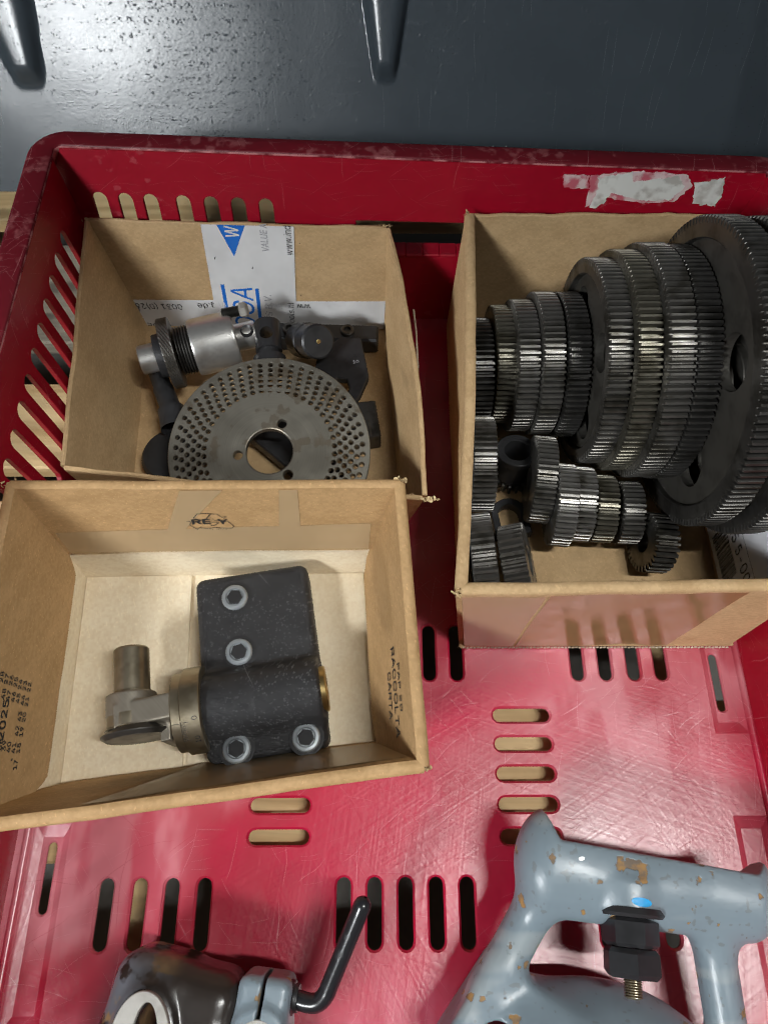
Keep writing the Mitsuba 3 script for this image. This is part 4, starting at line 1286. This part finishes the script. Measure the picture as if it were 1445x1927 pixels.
# ------------------------------------------------------------------ tape, labels and lettering on the boxes
def many(key, name, ms, m, smooth):
    for q in ms:
        put(key, name, q, m, smooth)


lw, bw, rw, fw = (c1.w[k] for k in ('left', 'back', 'right', 'front'))
OF = 0.0047
figs = {'28': (0.413, 0.809), '27': (0.4096, 0.765), '26': (0.4089, 0.7207), '25': (0.4066, 0.6759), '24': (0.4026, 0.6318), '23': (0.4015, 0.5868), '22': (0.3988, 0.5413), '48': (0.3628, 0.7627), '47': (0.3597, 0.7181),
        '46': (0.3578, 0.6721), '45': (0.3558, 0.6264), '44': (0.352, 0.5815), '21': (0.3485, 0.5417), '43': (0.2971, 0.582), '20': (0.2949, 0.5415), '42': (0.249, 0.5849), '19': (0.2457, 0.5434), '38': (0.2083, 0.7096),
        '39': (0.2038, 0.6755), '40': (0.1977, 0.6323), '41': (0.1933, 0.5888), '18': (0.1917, 0.5457), '17': (0.1375, 0.5508), '.': (0.1567, 0.5877)}
for k, uv in figs.items():
    put(box1, 'printed_number', lw.text(k, uv, 3, 0.0036 if k != '.' else 0.006, OF, True), 'ink_black', False)
put(box1, 'printed_year', lw.text('2025', (0.285, 0.722), 3, 0.0060, OF, True, 1.08), 'ink_black', False)
many(box1, 'printed_text', ([rw.text('RACCOLTA', (0.752, 0.697), 1, 0.0084, OF, False, 0.82), rw.text('PAP 20', (0.739, 0.803), 1, 0.0058, OF, False, 0.95), rw.text('CARTA', (0.763, 0.578), 0, 0.0076, OF, False, 0.82)]), 'ink_black', False)
from shapely import union_all
from shapely.geometry import LineString
stro = [([(375, 325), (465, 240), (560, 232), (720, 240)], 13), ([(720, 240), (600, 355), (555, 390)], 16), ([(555, 390), (375, 325)], 9), ([(720, 245), (830, 248), (920, 310), (1005, 298)], 10), ([(1000, 300), (905, 380), (760, 378)], 9),
        ([(690, 300), (755, 352), (705, 378)], 6), ([(228, 378), (440, 385), (465, 410)], 8), ([(285, 390), (310, 420), (265, 435), (275, 470), (390, 555), (475, 500)], 12), ([(450, 525), (690, 550)], 8), ([(770, 550), (1050, 545), (1120, 495)], 9),
        ([(880, 415), (1010, 385), (1120, 490)], 12), ([(660, 408), (830, 412)], 11), ([(680, 520), (840, 520)], 10), ([(675, 475), (730, 480), (830, 425)], 15)]
G = union_all([LineString([((x - 680) * 0.0325 / 900, (395 - y) * 0.0215 / 330) for x, y in pts]).buffer(w * 0.0325 / 1800) for pts, w in stro])
mk = cat_([trimesh.creation.extrude_polygon(g, 0.00012, engine='earcut') for g in getattr(G, 'geoms', [G])])
v0 = np.asarray(mk.vertices)
cen = (v0.min(0) + v0.max(0)) / 2
uv0 = (0.4945 + cen[0] / bw.L, 0.692 + cen[1] / bw.H)
put(box1, 'recycling_mark', bw.text('', uv0, 0, 0.01, OF + 0.0002, mesh=mk), 'ink_black', False)
many(box1, 'printed_text', ([bw.text('RE', (0.4680, 0.690), 0, 0.0062, OF + 0.0002, True, 1.35), bw.text('Y', (0.5290, 0.690), 0, 0.0060, OF + 0.0002, True, 1.3)]), 'ink_black', False)
put(box1, 'packing_tape', bw.sheet([(0.03, 0.585), (0.955, 0.66), (0.975, 0.375), (0.03, 0.365)], OF - 0.0001, n=40), 'clear_tape_pale', True)
put(box1, 'packing_tape', bw.sheet([(0.435, 1.0), (0.545, 1.0), (0.408, 0.585), (0.360, 0.585)], OF + 0.0001, n=8), 'clear_tape_pale', True)
put(box1, 'packing_tape', bw.sheet([(0.690, 1.0), (0.737, 1.0), (0.752, 0.642), (0.690, 0.636)], OF + 0.0001, n=8), 'clear_tape_pale', True)
put(box1, 'packing_tape', fw.sheet([(0.72, 0.98), (0.02, 0.90), (0.02, 0.22), (0.55, 0.10)], OF + 0.0003, n=40), 'clear_tape_pale', True)

b3 = c3.w['back']
put(box3, 'printed_tape', b3.sheet([(-0.01, 0.272), (1.0, 0.310), (0.995, 0.01), (0.0, -0.01)], 0.0006, n=40), 'white_tape', True)
put(box3, 'printed_tape', b3.sheet([(0.3765, 1.004), (0.6892, 1.004), (0.6315, 0.004), (0.3014, 0.03)], 0.0011, n=30), 'white_tape', True)
T3 = 0.00135
tri_ = Polygon([(-0.0117, 0.0), (0.0117, 0.0), (-0.0050, -0.0320)])
tm = trimesh.creation.extrude_polygon(tri_, 0.0001, engine='earcut')
tm = tm.subdivide().subdivide()
put(box3, 'printed_logo', b3.text('', (0.4771, 0.862), 0, 0.01, T3, mesh=tm), 'ink_blue', False)
many(box3, 'printed_logo', ([b3.text('', ((a + b) / 2, v), 0, 0.01, T3, mesh=trimesh.creation.box((0.0034, 0.036, 0.0001)).subdivide().subdivide(), shear=0.135) for a, b, v in ((0.355, 0.380, 0.285), (0.487, 0.508, 0.262))]), 'ink_blue', False)
put(box3, 'printed_logo', b3.text('OGA', (0.4330, 0.215), 82, 0.0205, T3, False, 0.86), 'ink_blue', False)
put(box3, 'printed_logo', b3.text('W', (0.4740, 0.945), 84, 0.0112, T3 + 0.00015, True, 0.75), 'white_tape', False)
many(box3, 'printed_text', ([b3.text('VALUE A', (0.5800, 0.900), 84, 0.0058, T3, True, 0.86), b3.text('S B.V.', (0.5350, 0.250), 82, 0.0070, T3, False, 1.0)]), 'ink_grey', False)
many(box3, 'printed_text', ([b3.text('www.ind', (0.6610, 0.880), 86, 0.0062, T3, False, 0.86), b3.text('atools.nl', (0.6180, 0.150), 83, 0.0066, T3, False, 0.86), b3.text('0031 (0)26 31', (0.0650, 0.213), 180, 0.0062, 0.0009, False, 1.0),
                                b3.text('g.de', (0.2870, 0.232), 180, 0.0062, 0.0009, False, 1.1), b3.text('ww', (0.675, 0.250), 180, 0.0062, 0.0009, False, 1.0), b3.text('NEDERLA', (0.015, 0.005), 176, 0.0062, 0.0009, False, 1.15)]), 'ink_black', False)
many(box3, 'printed_text', ([b3.text('w.indo', (0.575, 0.245), 180, 0.0062, T3, False, 1.0), b3.text('in', (0.350, 0.235), 180, 0.0062, T3, False, 1.1)]), 'ink_faint', False)
mk_ = []
for (u, v, l, a) in ((0.385, 0.70, 0.0055, 62), (0.512, 0.62, 0.0040, 70), (0.70, 0.86, 0.002, 40), (0.672, 0.36, 0.003, 60)):
    mk_.append(b3.text('', (u, v), a, 0.01, T3, mesh=trimesh.convex.convex_hull([[-l / 2, 0, 0], [l / 2, 0.0001, 0], [0, l * 0.11, 0], [l * .1, -l * 0.09, 0], [0, 0, 0.0001]])))
many(box3, 'tape_scuff', mk_, 'ink_black', False)

r2, f2, l2 = c2.w['right'], c2.w['front'], c2.w['left']
put(box2, 'address_label', r2.sheet([(0.55, 0.05), (0.873, 0.055), (0.945, 0.80), (0.55, 0.85)], 0.0008, n=30), 'label_paper', True)
bars, u = [], 0.735
rb = np.random.default_rng(3)
while u < 0.868:
    wbar = rb.choice([0.0005, 0.0005, 0.0010, 0.0016])
    vv = 0.192 + (u - 0.735) * 0.02 / 0.13
    bars.append(r2.text('', (u, vv), 5, 0.01, 0.0011, mesh=trimesh.creation.box((wbar, 0.0245, 0.0001))))
    u += (wbar + rb.choice([0.0005, 0.0007, 0.0011])) / r2.L
put(box2, 'bar_code', cat_(bars), 'ink_black', False, kind='stuff')
put(box2, 'printed_text', r2.text('25 5-00', (0.828, 0.390), 6, 0.0118, 0.0011, False, 0.80), 'ink_black', False)
put(box2, 'label_rule', r2.text('', (0.86, 0.485), 5, 0.01, 0.0011, mesh=trimesh.creation.box((0.075, 0.0004, 0.0001))), 'ink_black', False)
put(box2, 'plastic_label', l2.sheet([(0.02, 0.05), (0.42, 0.05), (0.40, 0.90), (0.03, 0.985)], 0.0008, n=20), 'label_paper', True)
put(box2, 'packing_tape', f2.sheet([(0.745, 0.985), (0.175, 0.985), (0.240, 0.02), (0.806, 0.02)], -0.0047, n=40), 'clear_tape', True)
put(box2, 'packing_tape', f2.sheet([(0.998, 0.97), (0.757, 0.97), (0.816, 0.02), (0.998, 0.02)], -0.0047, n=20), 'clear_tape_pale', True)
# corrugated board showing along the bottom edge
co = [tube([f2.at(np.array(0.30), np.array(0.0), -0.003 - 0.001 * (k % 2)) * 0 + np.array([0.073 + 0.0030 * k, 0.1448 - 0.0004 * (k % 2), 0.0016]), np.array([0.0745 + 0.0030 * k, 0.1446, 0.0030])], 0.0007, 6) for k in range(76)]
put(box2, 'corrugation', cat_(co), 'torn_paper', False, kind='stuff')

back_patch([(0.1951, 0.1542), (0.2222, 0.1599), (0.2273, 0.1516), (0.2637, 0.1584), (0.2721, 0.149), (0.2646, 0.1362), (0.2428, 0.1338), (0.2150, 0.1400), (0.2094, 0.1406), (0.205, 0.1312), (0.1985, 0.1252), (0.1939, 0.1276), (0.1965, 0.144)], 'paper_white', 'torn_label', crate)
back_patch([(0.2794, 0.1527), (0.2932, 0.1556), (0.3041, 0.1584), (0.3080, 0.1403), (0.3063, 0.1309), (0.2857, 0.1337)], 'paper_white', 'torn_label', crate)
back_patch([(0.188, 0.1560), (0.225, 0.1612), (0.270, 0.1605), (0.279, 0.150), (0.268, 0.1345), (0.243, 0.1315), (0.206, 0.136), (0.190, 0.127)], 'paper_thin', 'torn_label', crate, 0.0001)
back_patch([(0.163, 0.1562), (0.1854, 0.1563), (0.1889, 0.1434), (0.1668, 0.1444)], 'paper_thin', 'torn_label', crate)

# frayed corners where the boxes were cut
def frays(key, spots):
    """torn layers of paper sticking out at a corner"""
    for i, (c, r, sq) in enumerate(spots):
        rr = np.random.default_rng(100 + 17 * i + int(abs(c[0]) * 1e4))
        ms = []
        for k in range(26):
            d = unit(rr.normal(0, 1, 3) * [1, 1, 0.9])
            e = unit(np.cross(d, rr.normal(0, 1, 3)))
            p = np.array(c) + rr.normal(0, 0.30, 3) * r * np.array(sq)
            L, w = r * rr.uniform(0.35, 0.8), r * rr.uniform(0.12, 0.34)
            n = np.cross(d, e)
            st = []
            for t in np.linspace(-0.5, 0.5, 5):
                q = p + d * L * t + n * L * 0.35 * (rr.uniform(-0.3, 0.3) + t * t)
                ww = w * (1 - 0.9 * abs(t)) * rr.uniform(0.6, 1.2)
                st.append([q - e * ww, q + e * ww])
            ms.append(grid(np.array(st)))
        put(key, 'torn_corner', cat_(ms), 'kraft_edge', True, kind='stuff')


frays(box1, [((-0.2745, 0.2400, 0.1205), 0.0062, (1.0, 0.9, 1.2)), ((0.0165, 0.2425, 0.1235), 0.0058, (1.3, 0.6, 0.9)), ((0.0305, 0.0385, 0.1150), 0.0050, (1.2, 0.7, 1.2)), ((-0.268, 0.001, 0.119), 0.005, (1, 1, 1))])
frays(box3, [((-0.2675, 0.5185, 0.1115), 0.0055, (1.2, 0.6, 1.1)), ((0.0055, 0.5135, 0.1110), 0.0048, (2.4, 0.4, 0.5)), ((0.0380, 0.2345, 0.1075), 0.0060, (1.6, 0.7, 0.9)), ((0.0250, 0.2370, 0.1085), 0.0040, (2.0, 0.6, 0.6))])
frays(box2, [((0.0810, 0.5070, 0.1300), 0.0048, (0.9, 0.7, 1.2)), ((0.0560, 0.1525, 0.1260), 0.0052, (1.2, 0.8, 1.2)), ((0.0715, 0.1455, 0.0045), 0.0030, (1, 1, 1))])
# a loose strip of silver tape standing up from the right wall of the back left box
put(box3, 'tape_strip', tube([(0.0335, 0.4420, 0.080), (0.0355, 0.4180, 0.078), (0.0365, 0.385, 0.072), (0.036, 0.36, 0.062)], [0.0010, 0.0008, 0.0010, 0.0007], 8), 'torn_paper', True)
